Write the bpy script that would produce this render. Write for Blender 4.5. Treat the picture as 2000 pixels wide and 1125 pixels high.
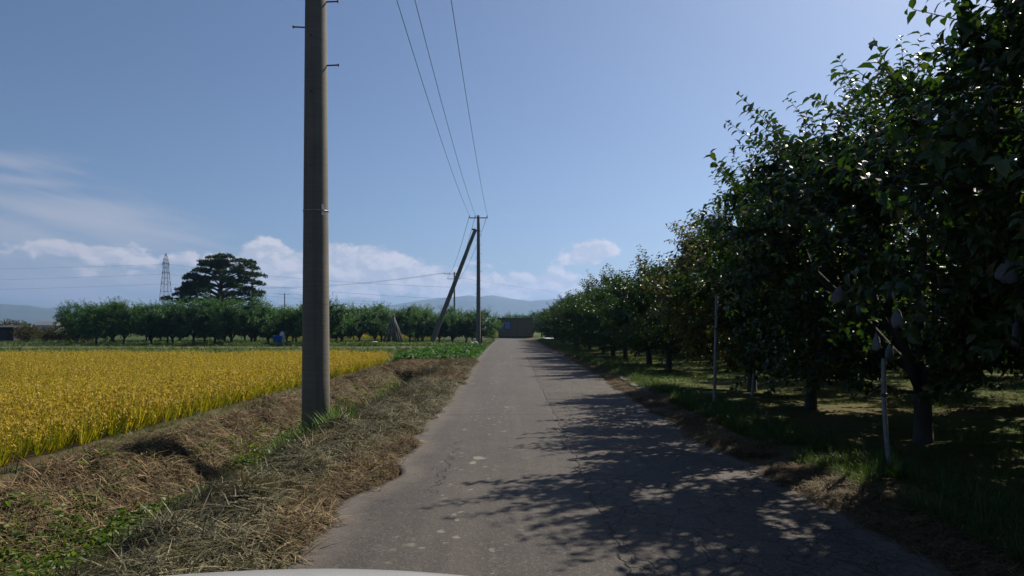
import bpy, math, random
import numpy as np
from mathutils import Vector, Matrix

sc = bpy.context.scene
for o in list(bpy.data.objects): bpy.data.objects.remove(o)
PI = math.pi
R = math.radians

# ------------------------------------------------------------------ camera, sky, sun, exposure
F, CX, HY, CH = 1430.0, 1003.0, 643.0, 1.5          # focal length / vanishing point in photo pixels, eye height
cam_d = bpy.data.cameras.new('camera'); cam = bpy.data.objects.new('camera', cam_d)
sc.collection.objects.link(cam); sc.camera = cam
cam.location = (0, 0, CH); cam.rotation_euler = (R(90), 0, 0)
cam_d.sensor_width = 36.0; cam_d.lens = 36.0 * F / 2000.0
cam_d.shift_x = (1000 - CX) / 2000.0; cam_d.shift_y = (HY - 562.5) / 2000.0
cam_d.clip_start = 0.05; cam_d.clip_end = 60000

SUN_AZ, SUN_EL = R(45), R(41)
S = Vector((math.sin(SUN_AZ) * math.cos(SUN_EL), math.cos(SUN_AZ) * math.cos(SUN_EL), math.sin(SUN_EL)))
sun_d = bpy.data.lights.new('sun', 'SUN'); sun_d.energy = 5.0; sun_d.angle = R(0.53); sun_d.color = (1.0, 0.91, 0.78)
sun = bpy.data.objects.new('sun', sun_d); sc.collection.objects.link(sun)
sun.rotation_euler = S.to_track_quat('Z', 'Y').to_euler()

vs = sc.view_settings
vs.view_transform = 'Standard'; vs.look = 'None'; vs.exposure = 0.52; vs.gamma = 1.0; vs.use_curve_mapping = False
cy = sc.cycles
cy.use_denoising = True; cy.max_bounces = 6; cy.diffuse_bounces = 3; cy.glossy_bounces = 2
cy.transmission_bounces = 4; cy.transparent_max_bounces = 8; cy.volume_bounces = 0
cy.sample_clamp_indirect = 4.0; cy.caustics_reflective = False; cy.caustics_refractive = False

def azel(px, py):
    d = Vector(((px - CX) / F, 1.0, (HY - py) / F)); d.normalize()
    return math.atan2(d.x, d.y), math.asin(d.z)

class NT:
    """small helper to wire shader nodes"""
    def __init__(s, tree): s.t = tree
    def n(s, typ, **kw):
        nd = s.t.nodes.new(typ)
        for k, v in kw.items(): setattr(nd, k, v)
        return nd
    def put(s, sock, v):
        if isinstance(v, bpy.types.NodeSocket): s.t.links.new(v, sock)
        elif v is not None: sock.default_value = v
    def m(s, op, a, b=None, c=None, clamp=False):
        nd = s.n('ShaderNodeMath', operation=op, use_clamp=clamp)
        for i, v in enumerate((a, b, c)): s.put(nd.inputs[i], v)
        return nd.outputs[0]
    def ss(s, v, lo, hi):
        nd = s.n('ShaderNodeMapRange', interpolation_type='SMOOTHSTEP')
        s.put(nd.inputs[0], v); nd.inputs[1].default_value = lo; nd.inputs[2].default_value = hi
        return nd.outputs[0]
    def xyz(s, x, y, z):
        nd = s.n('ShaderNodeCombineXYZ')
        for i, v in enumerate((x, y, z)): s.put(nd.inputs[i], v)
        return nd.outputs[0]
    def noise(s, vec, scale, detail=3.0, rough=0.5, dist=0.0):
        nd = s.n('ShaderNodeTexNoise'); s.put(nd.inputs['Vector'], vec)
        nd.inputs['Scale'].default_value = scale; nd.inputs['Detail'].default_value = detail
        nd.inputs['Roughness'].default_value = rough; nd.inputs['Distortion'].default_value = dist
        return nd.outputs['Fac']
    def vor(s, vec, scale, feature='F1', out='Distance', rnd=1.0):
        nd = s.n('ShaderNodeTexVoronoi', feature=feature); s.put(nd.inputs['Vector'], vec)
        nd.inputs['Scale'].default_value = scale; nd.inputs['Randomness'].default_value = rnd
        return nd.outputs[out]
    def mix(s, f, a, b):
        nd = s.n('ShaderNodeMix', data_type='RGBA'); s.put(nd.inputs[0], f)
        for sk, v in ((nd.inputs[6], a), (nd.inputs[7], b)):
            s.put(sk, v if isinstance(v, bpy.types.NodeSocket) else (*v, 1.0))
        return nd.outputs[2]
    def ramp(s, f, stops):
        nd = s.n('ShaderNodeValToRGB'); s.put(nd.inputs[0], f); e = nd.color_ramp.elements
        while len(e) < len(stops): e.new(0.5)
        for el, (p, c) in zip(e, stops): el.position = p; el.color = (*c, 1.0)
        return nd.outputs[0]

def build_world():
    w = bpy.data.worlds.new('World'); sc.world = w; w.use_nodes = True
    t = w.node_tree; t.nodes.clear(); k = NT(t)
    sky = k.n('ShaderNodeTexSky', sky_type='NISHITA', sun_disc=False)
    sky.sun_elevation = SUN_EL; sky.sun_rotation = SUN_AZ
    sky.altitude = 30; sky.air_density = 0.85; sky.dust_density = 1.2; sky.ozone_density = 5.0
    tc = k.n('ShaderNodeTexCoord'); sp = k.n('ShaderNodeSeparateXYZ'); t.links.new(tc.outputs['Generated'], sp.inputs[0])
    az = k.m('ARCTAN2', sp.outputs[0], sp.outputs[1]); el = k.m('ARCSINE', sp.outputs[2])
    def blob(px, py, wx, wy, amp):
        a, e = azel(px, py)
        dx = k.m('MULTIPLY', k.m('SUBTRACT', az, a), F / wx); dy = k.m('MULTIPLY', k.m('SUBTRACT', el, e), F / wy)
        r2 = k.m('ADD', k.m('MULTIPLY', dx, dx), k.m('MULTIPLY', dy, dy))
        return k.m('MULTIPLY', k.m('POWER', 2.718, k.m('MULTIPLY', r2, -1.0)), amp)
    def total(lst):
        o = None
        for b in lst:
            v = blob(*b); o = v if o is None else k.m('ADD', o, v)
        return o
    # heaped clouds low over the horizon
    v1 = k.xyz(k.m('MULTIPLY', az, 1.0), k.m('MULTIPLY', el, 1.5), 0.0)
    n1 = k.noise(v1, 26.0, 7.0, 0.56, 0.25); n2 = k.noise(v1, 9.0, 3.0, 0.5)
    b1 = total([(515, 505, 66, 36, 1.15), (580, 525, 70, 36, 1.0), (715, 508, 68, 34, 1.15), (790, 528, 85, 28, 1.05),
                (680, 545, 70, 30, .8), (870, 550, 70, 26, .8), (1155, 490, 56, 19, 1.25), (1130, 510, 45, 12, 1.0),
                (1010, 552, 85, 24, 1.0), (1125, 550, 90, 22, .8), (760, 570, 260, 18, .6), (1020, 575, 120, 14, .6), (950, 333, 14, 6, .62), (960, 515, 40, 10, .6),
                (60, 478, 80, 16, .62), (180, 490, 90, 16, .58), (300, 505, 90, 18, .62), (200, 525, 240, 30, .42)])
    band = k.m('MULTIPLY', k.m('MULTIPLY', k.ss(el, 0.012, 0.05), k.m('SUBTRACT', 1.0, k.ss(el, 0.09, 0.17))),
               k.m('MULTIPLY', k.ss(n2, 0.46, 0.66), 0.9))
    off = k.m('MAXIMUM', k.ss(az, 0.25, 0.5), k.m('SUBTRACT', 1.0, k.ss(az, -0.9, -0.66)))   # elsewhere round the horizon: the same heaps
    b1 = k.m('ADD', b1, k.m('MULTIPLY', band, off))
    m1 = k.ss(k.m('ADD', k.m('MULTIPLY', b1, 0.62), k.m('MULTIPLY', k.m('SUBTRACT', n1, 0.5), 1.5)), 0.30, 0.56)
    # fallstreak cirrus
    rot = k.m('ADD', el, k.m('MULTIPLY', az, 0.17))
    v2 = k.xyz(k.m('MULTIPLY', az, 5.0), k.m('MULTIPLY', rot, 42.0), 3.0)
    n3 = k.noise(v2, 1.0, 5.0, 0.55, 0.4)
    b2 = total([(60, 310, 110, 22, .9), (40, 352, 120, 9, .7), (120, 395, 190, 30, .75), (230, 415, 120, 26, .5),
                (60, 440, 220, 24, .55), (200, 470, 230, 26, .55), (420, 455, 90, 22, .3), (100, 520, 280, 46, .85), (380, 560, 300, 30, .55), (60, 580, 260, 30, .6)])
    b2 = k.m('ADD', b2, k.m('MULTIPLY', k.m('MULTIPLY', k.ss(n2, 0.4, 0.7), k.m('SUBTRACT', 1.0, k.ss(az, -0.95, -0.72))),
                            k.m('MULTIPLY', k.ss(el, 0.02, 0.1), k.m('SUBTRACT', 0.6, k.m('MULTIPLY', k.ss(el, 0.25, 0.5), 0.6)))))
    m2 = k.m('MULTIPLY', k.ss(k.m('ADD', k.m('MULTIPLY', b2, 0.6), k.m('MULTIPLY', k.m('SUBTRACT', n3, 0.5), 1.1)), 0.16, 0.85), 0.62)
    shade = k.ss(k.m('ADD', k.noise(k.xyz(k.m('ADD', az, 0.006), k.m('MULTIPLY', k.m('ADD', el, 0.008), 1.5), 0.0), 26.0, 7.0, 0.56, 0.25),
                     k.m('MULTIPLY', n1, -1.0)), -0.10, 0.10)
    ccol = k.mix(shade, (9.4, 8.8, 9.0), (6.3, 6.5, 7.4))
    c = k.mix(k.m('MULTIPLY', m1, 0.85), sky.outputs[0], ccol)
    c = k.mix(m2, c, (6.2, 6.1, 6.6))
    bg = k.n('ShaderNodeBackground'); out = k.n('ShaderNodeOutputWorld')
    t.links.new(c, bg.inputs[0]); bg.inputs[1].default_value = 0.060
    t.links.new(bg.outputs[0], out.inputs[0])
build_world()

# ------------------------------------------------------------------ helpers
COL = sc.collection
rng = np.random.default_rng(7)
def W(px, py, Y):
    """the point at depth Y that the photo shows at pixel px,py"""
    return ((px - CX) * Y / F, Y, CH + (HY - py) * Y / F)

def tag(o, label=None, cat=None, group=None, kind=None):
    for a, v in (('label', label), ('category', cat), ('group', group), ('kind', kind)):
        if v: o[a] = v
    return o
def empty(name, loc=(0, 0, 0), rz=0.0, scale=1.0):
    o = bpy.data.objects.new(name, None); COL.objects.link(o); o.empty_display_size = 0.1
    o.location = loc; o.rotation_euler = (0, 0, rz); o.scale = (scale,) * 3
    return o
def link(name, me, parent=None, loc=None):
    o = bpy.data.objects.new(name, me); COL.objects.link(o)
    if parent: o.parent = parent
    if loc is not None: o.location = loc
    return o
def mk(name, V, Fc, mats, mi=None, smooth=False, rnd=None):
    """mesh from numpy arrays; Fc is (n,k)"""
    V = np.asarray(V, np.float32); Fc = np.asarray(Fc, np.int32)
    me = bpy.data.meshes.new(name); nf, kk = Fc.shape
    me.vertices.add(len(V)); me.vertices.foreach_set('co', V.ravel())
    me.loops.add(nf * kk); me.loops.foreach_set('vertex_index', Fc.ravel())
    me.polygons.add(nf); me.polygons.foreach_set('loop_start', np.arange(0, nf * kk, kk, dtype=np.int32))
    for m in (mats if isinstance(mats, (list, tuple)) else [mats]): me.materials.append(m)
    if mi is not None: me.polygons.foreach_set('material_index', np.asarray(mi, np.int32))
    me.polygons.foreach_set('use_smooth', np.full(nf, smooth, dtype=bool))
    if rnd is not None:
        at = me.attributes.new('rnd', 'FLOAT', 'POINT'); at.data.foreach_set('value', np.asarray(rnd, np.float32))
    me.update(calc_edges=True)
    return me

class MB:
    """collects quads (triangles repeat nothing: stored as quads via fans) into one mesh"""
    def __init__(s): s.V = []; s.F = []; s.n = 0
    def add(s, V, Fq):
        s.V.append(np.asarray(V, float)); s.F += [tuple(i + s.n for i in f) for f in Fq]; s.n += len(V); return s
    def box(s, c, d, rz=0.0, rot=None):
        x, y, z = (v / 2 for v in d)
        P = np.array([(i, j, k) for k in (-z, z) for j in (-y, y) for i in (-x, x)], float)
        M = np.array(rot if rot is not None else Matrix.Rotation(rz, 3, 'Z'))
        P = P @ M.T + np.asarray(c)
        return s.add(P, [(0, 2, 3, 1), (4, 5, 7, 6), (0, 1, 5, 4), (2, 6, 7, 3), (0, 4, 6, 2), (1, 3, 7, 5)])
    def tube(s, P, rad, sides=8, cap=True):
        P = np.asarray(P, float); n = len(P); rad = np.broadcast_to(np.asarray(rad, float), (n,))
        T = np.gradient(P, axis=0); T /= np.linalg.norm(T, axis=1)[:, None] + 1e-12
        ref = np.array([0, 0, 1.0]) if abs(T[0][2]) < .9 else np.array([1.0, 0, 0])
        A = np.cross(T, ref); A /= np.linalg.norm(A, axis=1)[:, None] + 1e-12; B = np.cross(T, A)
        an = np.arange(sides) * 2 * PI / sides
        V = (P[:, None] + rad[:, None, None] * (np.cos(an)[None, :, None] * A[:, None] + np.sin(an)[None, :, None] * B[:, None])).reshape(-1, 3)
        Fq = [(i * sides + j, i * sides + (j + 1) % sides, (i + 1) * sides + (j + 1) % sides, (i + 1) * sides + j) for i in range(n - 1) for j in range(sides)]
        if cap: Fq += [tuple(range(sides))[::-1], tuple((n - 1) * sides + j for j in range(sides))]
        return s.add(V, Fq)
    def bar(s, a, b, r, sides=4): return s.tube([a, b], [r, r], sides)
    def lathe(s, prof, sides=16, c=(0, 0, 0)):
        an = np.arange(sides) * 2 * PI / sides
        V = np.array([(r * math.cos(a) + c[0], r * math.sin(a) + c[1], z + c[2]) for r, z in prof for a in an])
        n = len(prof)
        Fq = [(i * sides + j, i * sides + (j + 1) % sides, (i + 1) * sides + (j + 1) % sides, (i + 1) * sides + j) for i in range(n - 1) for j in range(sides)]
        Fq += [tuple(range(sides))[::-1], tuple((n - 1) * sides + j for j in range(sides))]
        return s.add(V, Fq)
    def mesh(s, name, mat, smooth=False):
        me = bpy.data.meshes.new(name); me.from_pydata(np.concatenate(s.V).tolist(), [], s.F)
        me.materials.append(mat)
        if smooth: me.polygons.foreach_set('use_smooth', np.ones(len(me.polygons), bool))
        me.update(); return me
    def build(s, name, mat, parent=None, smooth=False, loc=None): return link(name, s.mesh(name, mat, smooth), parent, loc)

def vnoise(x, y, seed=0):
    """smooth value noise in 0..1"""
    x = np.asarray(x, float); y = np.asarray(y, float)
    xi = np.floor(x).astype(np.int64); yi = np.floor(y).astype(np.int64); fx = x - xi; fy = y - yi
    fx = fx * fx * (3 - 2 * fx); fy = fy * fy * (3 - 2 * fy)
    def h(a, b):
        n = (a * 374761393 + b * 668265263 + seed * 974711) & 0xffffffff
        n = ((n ^ (n >> 13)) * 1274126177) & 0xffffffff
        return ((n ^ (n >> 16)) & 0xffff) / 65535.0
    return (h(xi, yi) * (1 - fx) + h(xi + 1, yi) * fx) * (1 - fy) + (h(xi, yi + 1) * (1 - fx) + h(xi + 1, yi + 1) * fx) * fy
def fbm(x, y, oct=3, seed=0):
    o = 0; a = .5; t = 0
    for i in range(oct): o = o + a * vnoise(x * 2 ** i, y * 2 ** i, seed + i * 17); t += a; a *= .5
    return o / t

# ------------------------------------------------------------------ materials
MATS = {}
def new_mat(name):
    m = bpy.data.materials.new(name); m.use_nodes = True; t = m.node_tree; t.nodes.clear(); k = NT(t)
    out = k.n('ShaderNodeOutputMaterial'); p = k.n('ShaderNodeBsdfPrincipled'); t.links.new(p.outputs[0], out.inputs[0])
    MATS[name] = m
    return m, k, p, out
def bump(k, p, h, dist, strength=1.0):
    b = k.n('ShaderNodeBump'); b.inputs['Distance'].default_value = dist; b.inputs['Strength'].default_value = strength
    k.put(b.inputs['Height'], h); k.t.links.new(b.outputs[0], p.inputs['Normal'])
def simple(name, c1, c2=None, rough=0.7, scale=6.0, metal=0.0, bmp=0.0, stretch=(1, 1, 1)):
    m, k, p, out = new_mat(name)
    c2 = c2 or tuple(v * .75 for v in c1)
    tc = k.n('ShaderNodeTexCoord'); mp = k.n('ShaderNodeMapping'); k.t.links.new(tc.outputs['Object'], mp.inputs[0]); mp.inputs['Scale'].default_value = stretch
    n = k.noise(mp.outputs[0], scale, 5.0, 0.6)
    k.put(p.inputs['Base Color'], k.mix(k.ss(n, .3, .7), c1, c2)); p.inputs['Roughness'].default_value = rough; p.inputs['Metallic'].default_value = metal
    if bmp: bump(k, p, n, bmp)
    return m
def leafy(name, stops, rough=0.5, trans=0.3, spec=0.4, tmul=(1.15, 1.35, .45)):
    """leaf: reflecting + light coming through; colour picked by the leaf's own random number"""
    m, k, p, out = new_mat(name)
    at = k.n('ShaderNodeAttribute', attribute_name='rnd'); oi = k.n('ShaderNodeObjectInfo')
    f = k.m('FRACT', k.m('ADD', at.outputs['Fac'], k.m('MULTIPLY', oi.outputs['Random'], .13)))
    c = k.ramp(f, stops); k.put(p.inputs['Base Color'], c); p.inputs['Roughness'].default_value = rough
    p.inputs['Specular IOR Level'].default_value = spec
    if trans:
        tr = k.n('ShaderNodeBsdfTranslucent'); mx = k.n('ShaderNodeMixShader'); mx.inputs[0].default_value = trans
        mul = k.n('ShaderNodeMix', data_type='RGBA', blend_type='MULTIPLY'); mul.inputs[0].default_value = 1.0
        k.put(mul.inputs[6], c); mul.inputs[7].default_value = (*tmul, 1); k.t.links.new(mul.outputs[2], tr.inputs[0])
        k.t.links.new(p.outputs[0], mx.inputs[1]); k.t.links.new(tr.outputs[0], mx.inputs[2]); k.t.links.new(mx.outputs[0], out.inputs[0])
    return m

apple_leaf = leafy('apple_leaf', [(0, (.0187, .0425, .011)), (.5, (.0289, .0638, .0145)), (.85, (.0425, .0723, .0187)), (.97, (.0723, .0935, .0213)), (1, (.136, .1105, .0255))], .42, .34, .4)
yellow_leaf = leafy('yellowing_leaf', [(0, (.034, .051, .0102)), (.4, (.0765, .085, .0153)), (.75, (.1445, .119, .0187)), (1, (.238, .1445, .0255))], .42, .4, .45)
far_leaf = leafy('orchard_leaf', [(0, (.028, .075, .03)), (.5, (.05, .12, .042)), (.9, (.08, .16, .055)), (1, (.14, .2, .08))], .55, .38, .3)
pine_needle = leafy('pine_needle', [(0, (.018, .05, .022)), (.6, (.032, .075, .028)), (1, (.08, .11, .035))], .55, .25, .3)
bush_leaf = leafy('bush_leaf', [(0, (.028, .04, .012)), (.5, (.056, .06, .016)), (.8, (.096, .072, .024)), (1, (.136, .088, .032))], .6, .3, .3)
yellow_flower = leafy('yellow_flowering_leaf', [(0, (.072, .104, .016)), (.5, (.2, .192, .024)), (1, (.36, .304, .024))], .6, .3, .2)
rice_blade = leafy('rice_blade', [(0, (.085, .135, .012)), (.4, (.22, .235, .016)), (.75, (.40, .35, .025)), (1, (.50, .41, .05))], .55, .5, .3, (1.2, 1.15, .4))
rice_ear = leafy('rice_ear', [(0, (.16, .092, .018)), (.3, (.31, .215, .035)), (.7, (.50, .37, .055)), (1, (.62, .50, .12))], .6, .42, .3, (1.15, 1.08, .5))
straw = leafy('cut_straw', [(0, (.0339, .0232, .0126)), (.3, (.0822, .0532, .029)), (.55, (.1742, .1113, .0562)), (.72, (.0968, .0871, .029)), (.88, (.329, .2419, .1306)), (1, (.0677, .0919, .0242))], .75, .15, .2, (1.1, 1.0, .7))
green_straw = leafy('wilting_clippings', [(0, (.033, .033, .017)), (.4, (.0802, .0802, .0424)), (.75, (.1603, .1462, .0802)), (1, (.3112, .264, .1603))], .7, .15, .2, (1.1, 1.0, .7))
grass_m = leafy('green_grass', [(0, (.028, .056, .012)), (.5, (.044, .088, .016)), (.85, (.072, .112, .024)), (1, (.16, .136, .056))], .5, .38, .35)
weed_m = leafy('weed_leaf', [(0, (.0489, .088, .0137)), (.6, (.088, .1417, .0215)), (1, (.1662, .1857, .0391))], .5, .42, .35)
tall_grass = leafy('tall_grass', [(0, (.0425, .0935, .0127)), (.6, (.068, .1445, .0213)), (1, (.136, .187, .0425))], .5, .45, .35)
veg_m = leafy('vegetable_leaf', [(0, (.028, .08, .016)), (.6, (.048, .12, .024)), (1, (.096, .176, .048))], .6, .35, .25)
bark = simple('bark', (.03, .025, .02), (.058, .048, .038), .9, 9, bmp=.02, stretch=(1, 1, .35))
pine_bark = simple('pine_bark', (.05, .035, .026), (.1, .075, .055), .9, 5, bmp=.03)
stake_paint = simple('stake_grey_paint', (.204, .2108, .2108), (.136, .1394, .136), .6, 9)
steel = simple('galvanised_steel', (.33, .34, .35), (.24, .25, .26), .45, 20, .7)
tower_paint = simple('tower_grey_paint', (.08, .084, .088), (.064, .064, .068), .6, 20)
dark_steel = simple('dark_rusted_steel', (.05, .045, .042), (.09, .07, .06), .55, 30, .4)
cable_m = simple('cable_sheath', (.025, .025, .028), (.035, .035, .038), .5)
porcelain = simple('insulator_porcelain', (.22, .2, .19), (.16, .14, .13), .25)
grey_wood = simple('weathered_pole_wood', (.13, .125, .12), (.075, .072, .07), .9, 8, stretch=(3, 3, .3))
paper = simple('bag_paper', (.128, .144, .156), (.096, .108, .116), .8, 25)
white_m = simple('white_sheet', (.4464, .4752, .4896), (.36, .3816, .396), .5, 3)
blue_m = simple('blue_plastic', (.02, .16, .62), (.015, .12, .5), .4, 5)
white_pl = simple('white_plastic', (.525, .54, .54), (.45, .465, .465), .4, 5)
mossy = simple('mossy_concrete', (.06, .06, .045), (.035, .045, .025), .95, 12)
kerb_m = simple('dirty_concrete', (.119, .105, .0875), (.07, .063, .049), .95, 9, bmp=.02)
rock_m = simple('pale_rock', (.35, .343, .329), (.252, .245, .231), .85, 8, bmp=.03)
shed_wall = simple('shed_brown_board', (.12, .088, .05), (.095, .07, .042), .85, 1.4, stretch=(6, 6, .25))
shed_trim = simple('shed_dark_trim', (.028, .024, .02), (.02, .018, .015), .7)
roof_tin = simple('grey_tin_roof', (.16, .165, .17), (.12, .12, .125), .5, 3)
house_wall = simple('house_pale_wall', (.4125, .42, .4125), (.36, .3675, .36), .8)
hut_wood = simple('hut_dark_wood', (.026, .02, .016), (.018, .014, .012), .9, 2, stretch=(5, 5, .3))
tyre_m = simple('tyre_rubber', (.02, .02, .021), (.03, .03, .03), .8)
plastic_dark = simple('dark_plastic', (.02, .02, .022), (.028, .028, .03), .5)
pane_m = simple('blue_window_sheet', (.08, .2, .52), (.06, .16, .44), .25, 3)
lens_m = simple('headlight_lens', (.55, .57, .6), (.5, .52, .55), .08)
ferrule = simple('pale_plate', (.5, .5, .48), (.4, .4, .38), .5)

def concrete():
    m, k, p, out = new_mat('pole_concrete')
    tc = k.n('ShaderNodeTexCoord'); ob = tc.outputs['Object']
    n = k.noise(ob, 3.0, 6.0, .6); f = k.noise(ob, 60.0, 3.0, .6)
    sp = k.n('ShaderNodeSeparateXYZ'); k.t.links.new(ob, sp.inputs[0])
    ring = k.noise(k.xyz(k.m('MULTIPLY', sp.outputs[0], .4), k.m('MULTIPLY', sp.outputs[1], .4), k.m('MULTIPLY', sp.outputs[2], 30.0)), 1.0, 3.0)
    strk = k.noise(k.xyz(k.m('MULTIPLY', sp.outputs[0], 14.0), k.m('MULTIPLY', sp.outputs[1], 14.0), k.m('MULTIPLY', sp.outputs[2], .35)), 1.0, 4.0)
    c = k.mix(k.ss(n, .3, .75), (.15, .137, .107), (.112, .105, .084))
    c = k.mix(k.m('MULTIPLY', k.ss(ring, .42, .66), .35), c, (.0792, .0706, .054))
    c = k.mix(k.m('MULTIPLY', k.ss(strk, .5, .74), .4), c, (.054, .0562, .0396))
    c = k.mix(k.m('MULTIPLY', k.ss(f, .55, .75), .25), c, (.1944, .1728, .1368))
    k.put(p.inputs['Base Color'], c); p.inputs['Roughness'].default_value = .85
    bump(k, p, k.m('ADD', f, k.m('MULTIPLY', ring, .8)), .004)
    return m
pole_m = concrete()

def car_paint():
    m, k, p, out = new_mat('white_car_paint')
    tc = k.n('ShaderNodeTexCoord'); n = k.noise(tc.outputs['Object'], 90, 2)
    k.put(p.inputs['Base Color'], k.mix(k.ss(n, .4, .7), (.42, .43, .44), (.40, .41, .42))); p.inputs['Roughness'].default_value = .3
    p.inputs['Coat Weight'].default_value = .6; p.inputs['Coat Roughness'].default_value = .08
    return m
paint = car_paint()

def asphalt():
    m, k, p, out = new_mat('old_asphalt')
    g = k.n('ShaderNodeNewGeometry'); pos = g.outputs['Position']
    sp = k.n('ShaderNodeSeparateXYZ'); k.t.links.new(pos, sp.inputs[0]); X, Y = sp.outputs[0], sp.outputs[1]
    at = k.n('ShaderNodeAttribute', attribute_name='edge'); ed = at.outputs['Fac']          # metres in from the nearer edge
    big = k.noise(pos, .5, 4, .6); mid = k.noise(pos, 3.2, 5, .65); fine = k.noise(pos, 70, 4, .7)
    long_ = k.noise(k.xyz(k.m('MULTIPLY', X, 2.6), k.m('MULTIPLY', Y, .12), 0.0), 1.0, 4, .6)
    c = k.mix(k.ss(big, .3, .7), (.05, .043, .037), (.066, .055, .0465))
    c = k.mix(k.m('MULTIPLY', k.ss(mid, .35, .7), .7), c, (.0383, .0363, .033))
    c = k.mix(k.m('MULTIPLY', k.ss(long_, .42, .7), .75), c, (.082, .069, .058))
    rightside = k.ss(k.m('ADD', X, k.m('MULTIPLY', k.m('SUBTRACT', mid, .5), .12)), .66, .72)
    c = k.mix(k.m('MULTIPLY', rightside, .7), c, k.mix(k.ss(mid, .3, .7), (.076, .062, .052), (.06, .05, .0425)))
    # aggregate
    st = k.vor(pos, 75, out='Color'); ss_ = k.n('ShaderNodeSeparateXYZ'); k.t.links.new(st, ss_.inputs[0])
    c = k.mix(k.m('MULTIPLY', k.ss(ss_.outputs[0], .66, 1.0), .6), c, (.132, .1188, .1056))
    c = k.mix(k.m('MULTIPLY', k.ss(k.m('SUBTRACT', 1.0, ss_.outputs[1]), .75, 1.0), .6), c, (.0297, .0277, .0277))
    # pale worn spots, most of them along the middle of the left half
    wob = k.xyz(k.m('ADD', X, k.m('MULTIPLY', mid, .22)), k.m('MULTIPLY', k.m('ADD', Y, k.m('MULTIPLY', k.noise(pos, 5.1, 3), .3)), .8), 0.0)
    def spots(scale, thr, soft, lo, hi, amt):
        nd = k.n('ShaderNodeTexVoronoi'); k.put(nd.inputs['Vector'], wob); nd.inputs['Scale'].default_value = scale
        cs = k.n('ShaderNodeSeparateXYZ'); k.t.links.new(nd.outputs['Color'], cs.inputs[0])
        size = k.m('MULTIPLY', k.ss(k.m('ADD', cs.outputs[0], 0.0), lo, hi), thr)
        inside = k.m('SUBTRACT', 1.0, k.ss(k.m('SUBTRACT', nd.outputs['Distance'], size), -soft, soft * .4))
        return k.m('MULTIPLY', k.m('MULTIPLY', inside, k.m('GREATER_THAN', cs.outputs[0], lo)), amt)
    lane = k.m('POWER', 2.718, k.m('MULTIPLY', k.m('POWER', k.m('DIVIDE', k.m('ADD', X, .38), .42), 2.0), -1.0))
    s1 = k.m('MULTIPLY', spots(3.6, .26, .1, .5, 1.0, .8), k.m('ADD', .04, lane))
    s2 = spots(1.3, .13, .1, .72, 1.0, .6)
    s3 = k.m('MULTIPLY', spots(10.0, .32, .12, .38, 1.0, .7), k.m('ADD', .05, lane))
    c = k.mix(k.m('MAXIMUM', s1, k.m('MAXIMUM', s2, s3)), c, (.2244, .198, .1551))
    # cracks
    d = k.noise(pos, 2.3, 4, .6); d2 = k.noise(pos, 6.0, 3, .6)
    def line(v, w0, w1): return k.m('SUBTRACT', 1.0, k.ss(k.m('ABSOLUTE', v), w0, w1))
    seam = line(k.m('SUBTRACT', k.m('SUBTRACT', X, .70), k.m('ADD', k.m('MULTIPLY', k.m('SUBTRACT', d, .5), .24), k.m('MULTIPLY', k.m('SUBTRACT', d2, .5), .07))), .003, .016)
    seam = k.m('MULTIPLY', seam, k.ss(k.noise(pos, 1.3, 3), .3, .45))
    dv = k.xyz(k.m('ADD', X, k.m('MULTIPLY', d, .35)), k.m('ADD', k.m('MULTIPLY', Y, .85), k.m('MULTIPLY', d2, .2)), 0.0)
    ce = k.vor(dv, 3.4, 'DISTANCE_TO_EDGE'); ce2 = k.vor(dv, 8.5, 'DISTANCE_TO_EDGE')
    cr = k.m('MAXIMUM', k.m('SUBTRACT', 1.0, k.ss(ce, .006, .026)), k.m('MULTIPLY', k.m('SUBTRACT', 1.0, k.ss(ce2, .008, .035)), k.ss(big, .45, .6)))
    cr = k.m('MULTIPLY', cr, k.m('ADD', k.m('MULTIPLY', rightside, .9), k.m('MULTIPLY', k.ss(k.noise(pos, .35, 2), .62, .72), .5)))
    tr = k.m('MULTIPLY', line(k.m('SUBTRACT', k.m('SUBTRACT', Y, 8.95), k.m('MULTIPLY', d2, .16)), .005, .02), k.ss(X, -.3, .0))
    tr = k.m('MAXIMUM', tr, k.m('MULTIPLY', line(k.m('SUBTRACT', k.m('SUBTRACT', Y, 12.5), k.m('MULTIPLY', d2, .2)), .01, .035), .6))
    wl = line(k.m('ADD', k.m('ADD', X, .72), k.m('ADD', k.m('MULTIPLY', k.m('SUBTRACT', d, .5), .55), k.m('MULTIPLY', k.m('SUBTRACT', d2, .5), .2))), .004, .015)
    wl = k.m('MULTIPLY', wl, k.m('MULTIPLY', k.ss(Y, 6.4, 6.9), k.m('SUBTRACT', 1.0, k.ss(Y, 9.3, 9.9))))
    crack = k.m('MAXIMUM', k.m('MAXIMUM', seam, cr), k.m('MAXIMUM', tr, wl), clamp=True)
    c = k.mix(k.m('MULTIPLY', crack, .62), c, (.0198, .0178, .0158))
    # dust and soil spread in from the edges
    dusty = k.m('MULTIPLY', k.m('SUBTRACT', 1.0, k.ss(k.m('ADD', ed, k.m('MULTIPLY', k.m('SUBTRACT', mid, .5), .3)), .03, .42)), .75)
    c = k.mix(dusty, c, k.mix(k.ss(d2, .3, .7), (.132, .1155, .099), (.1056, .0891, .0726)))
    k.put(p.inputs['Base Color'], c); p.inputs['Roughness'].default_value = .82; p.inputs['Specular IOR Level'].default_value = .3
    h = k.m('SUBTRACT', k.m('ADD', k.m('MULTIPLY', fine, .5), k.m('MULTIPLY', mid, .6)), k.m('MULTIPLY', crack, 1.5))
    bump(k, p, h, .012)
    return m
asphalt_m = asphalt()

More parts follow.
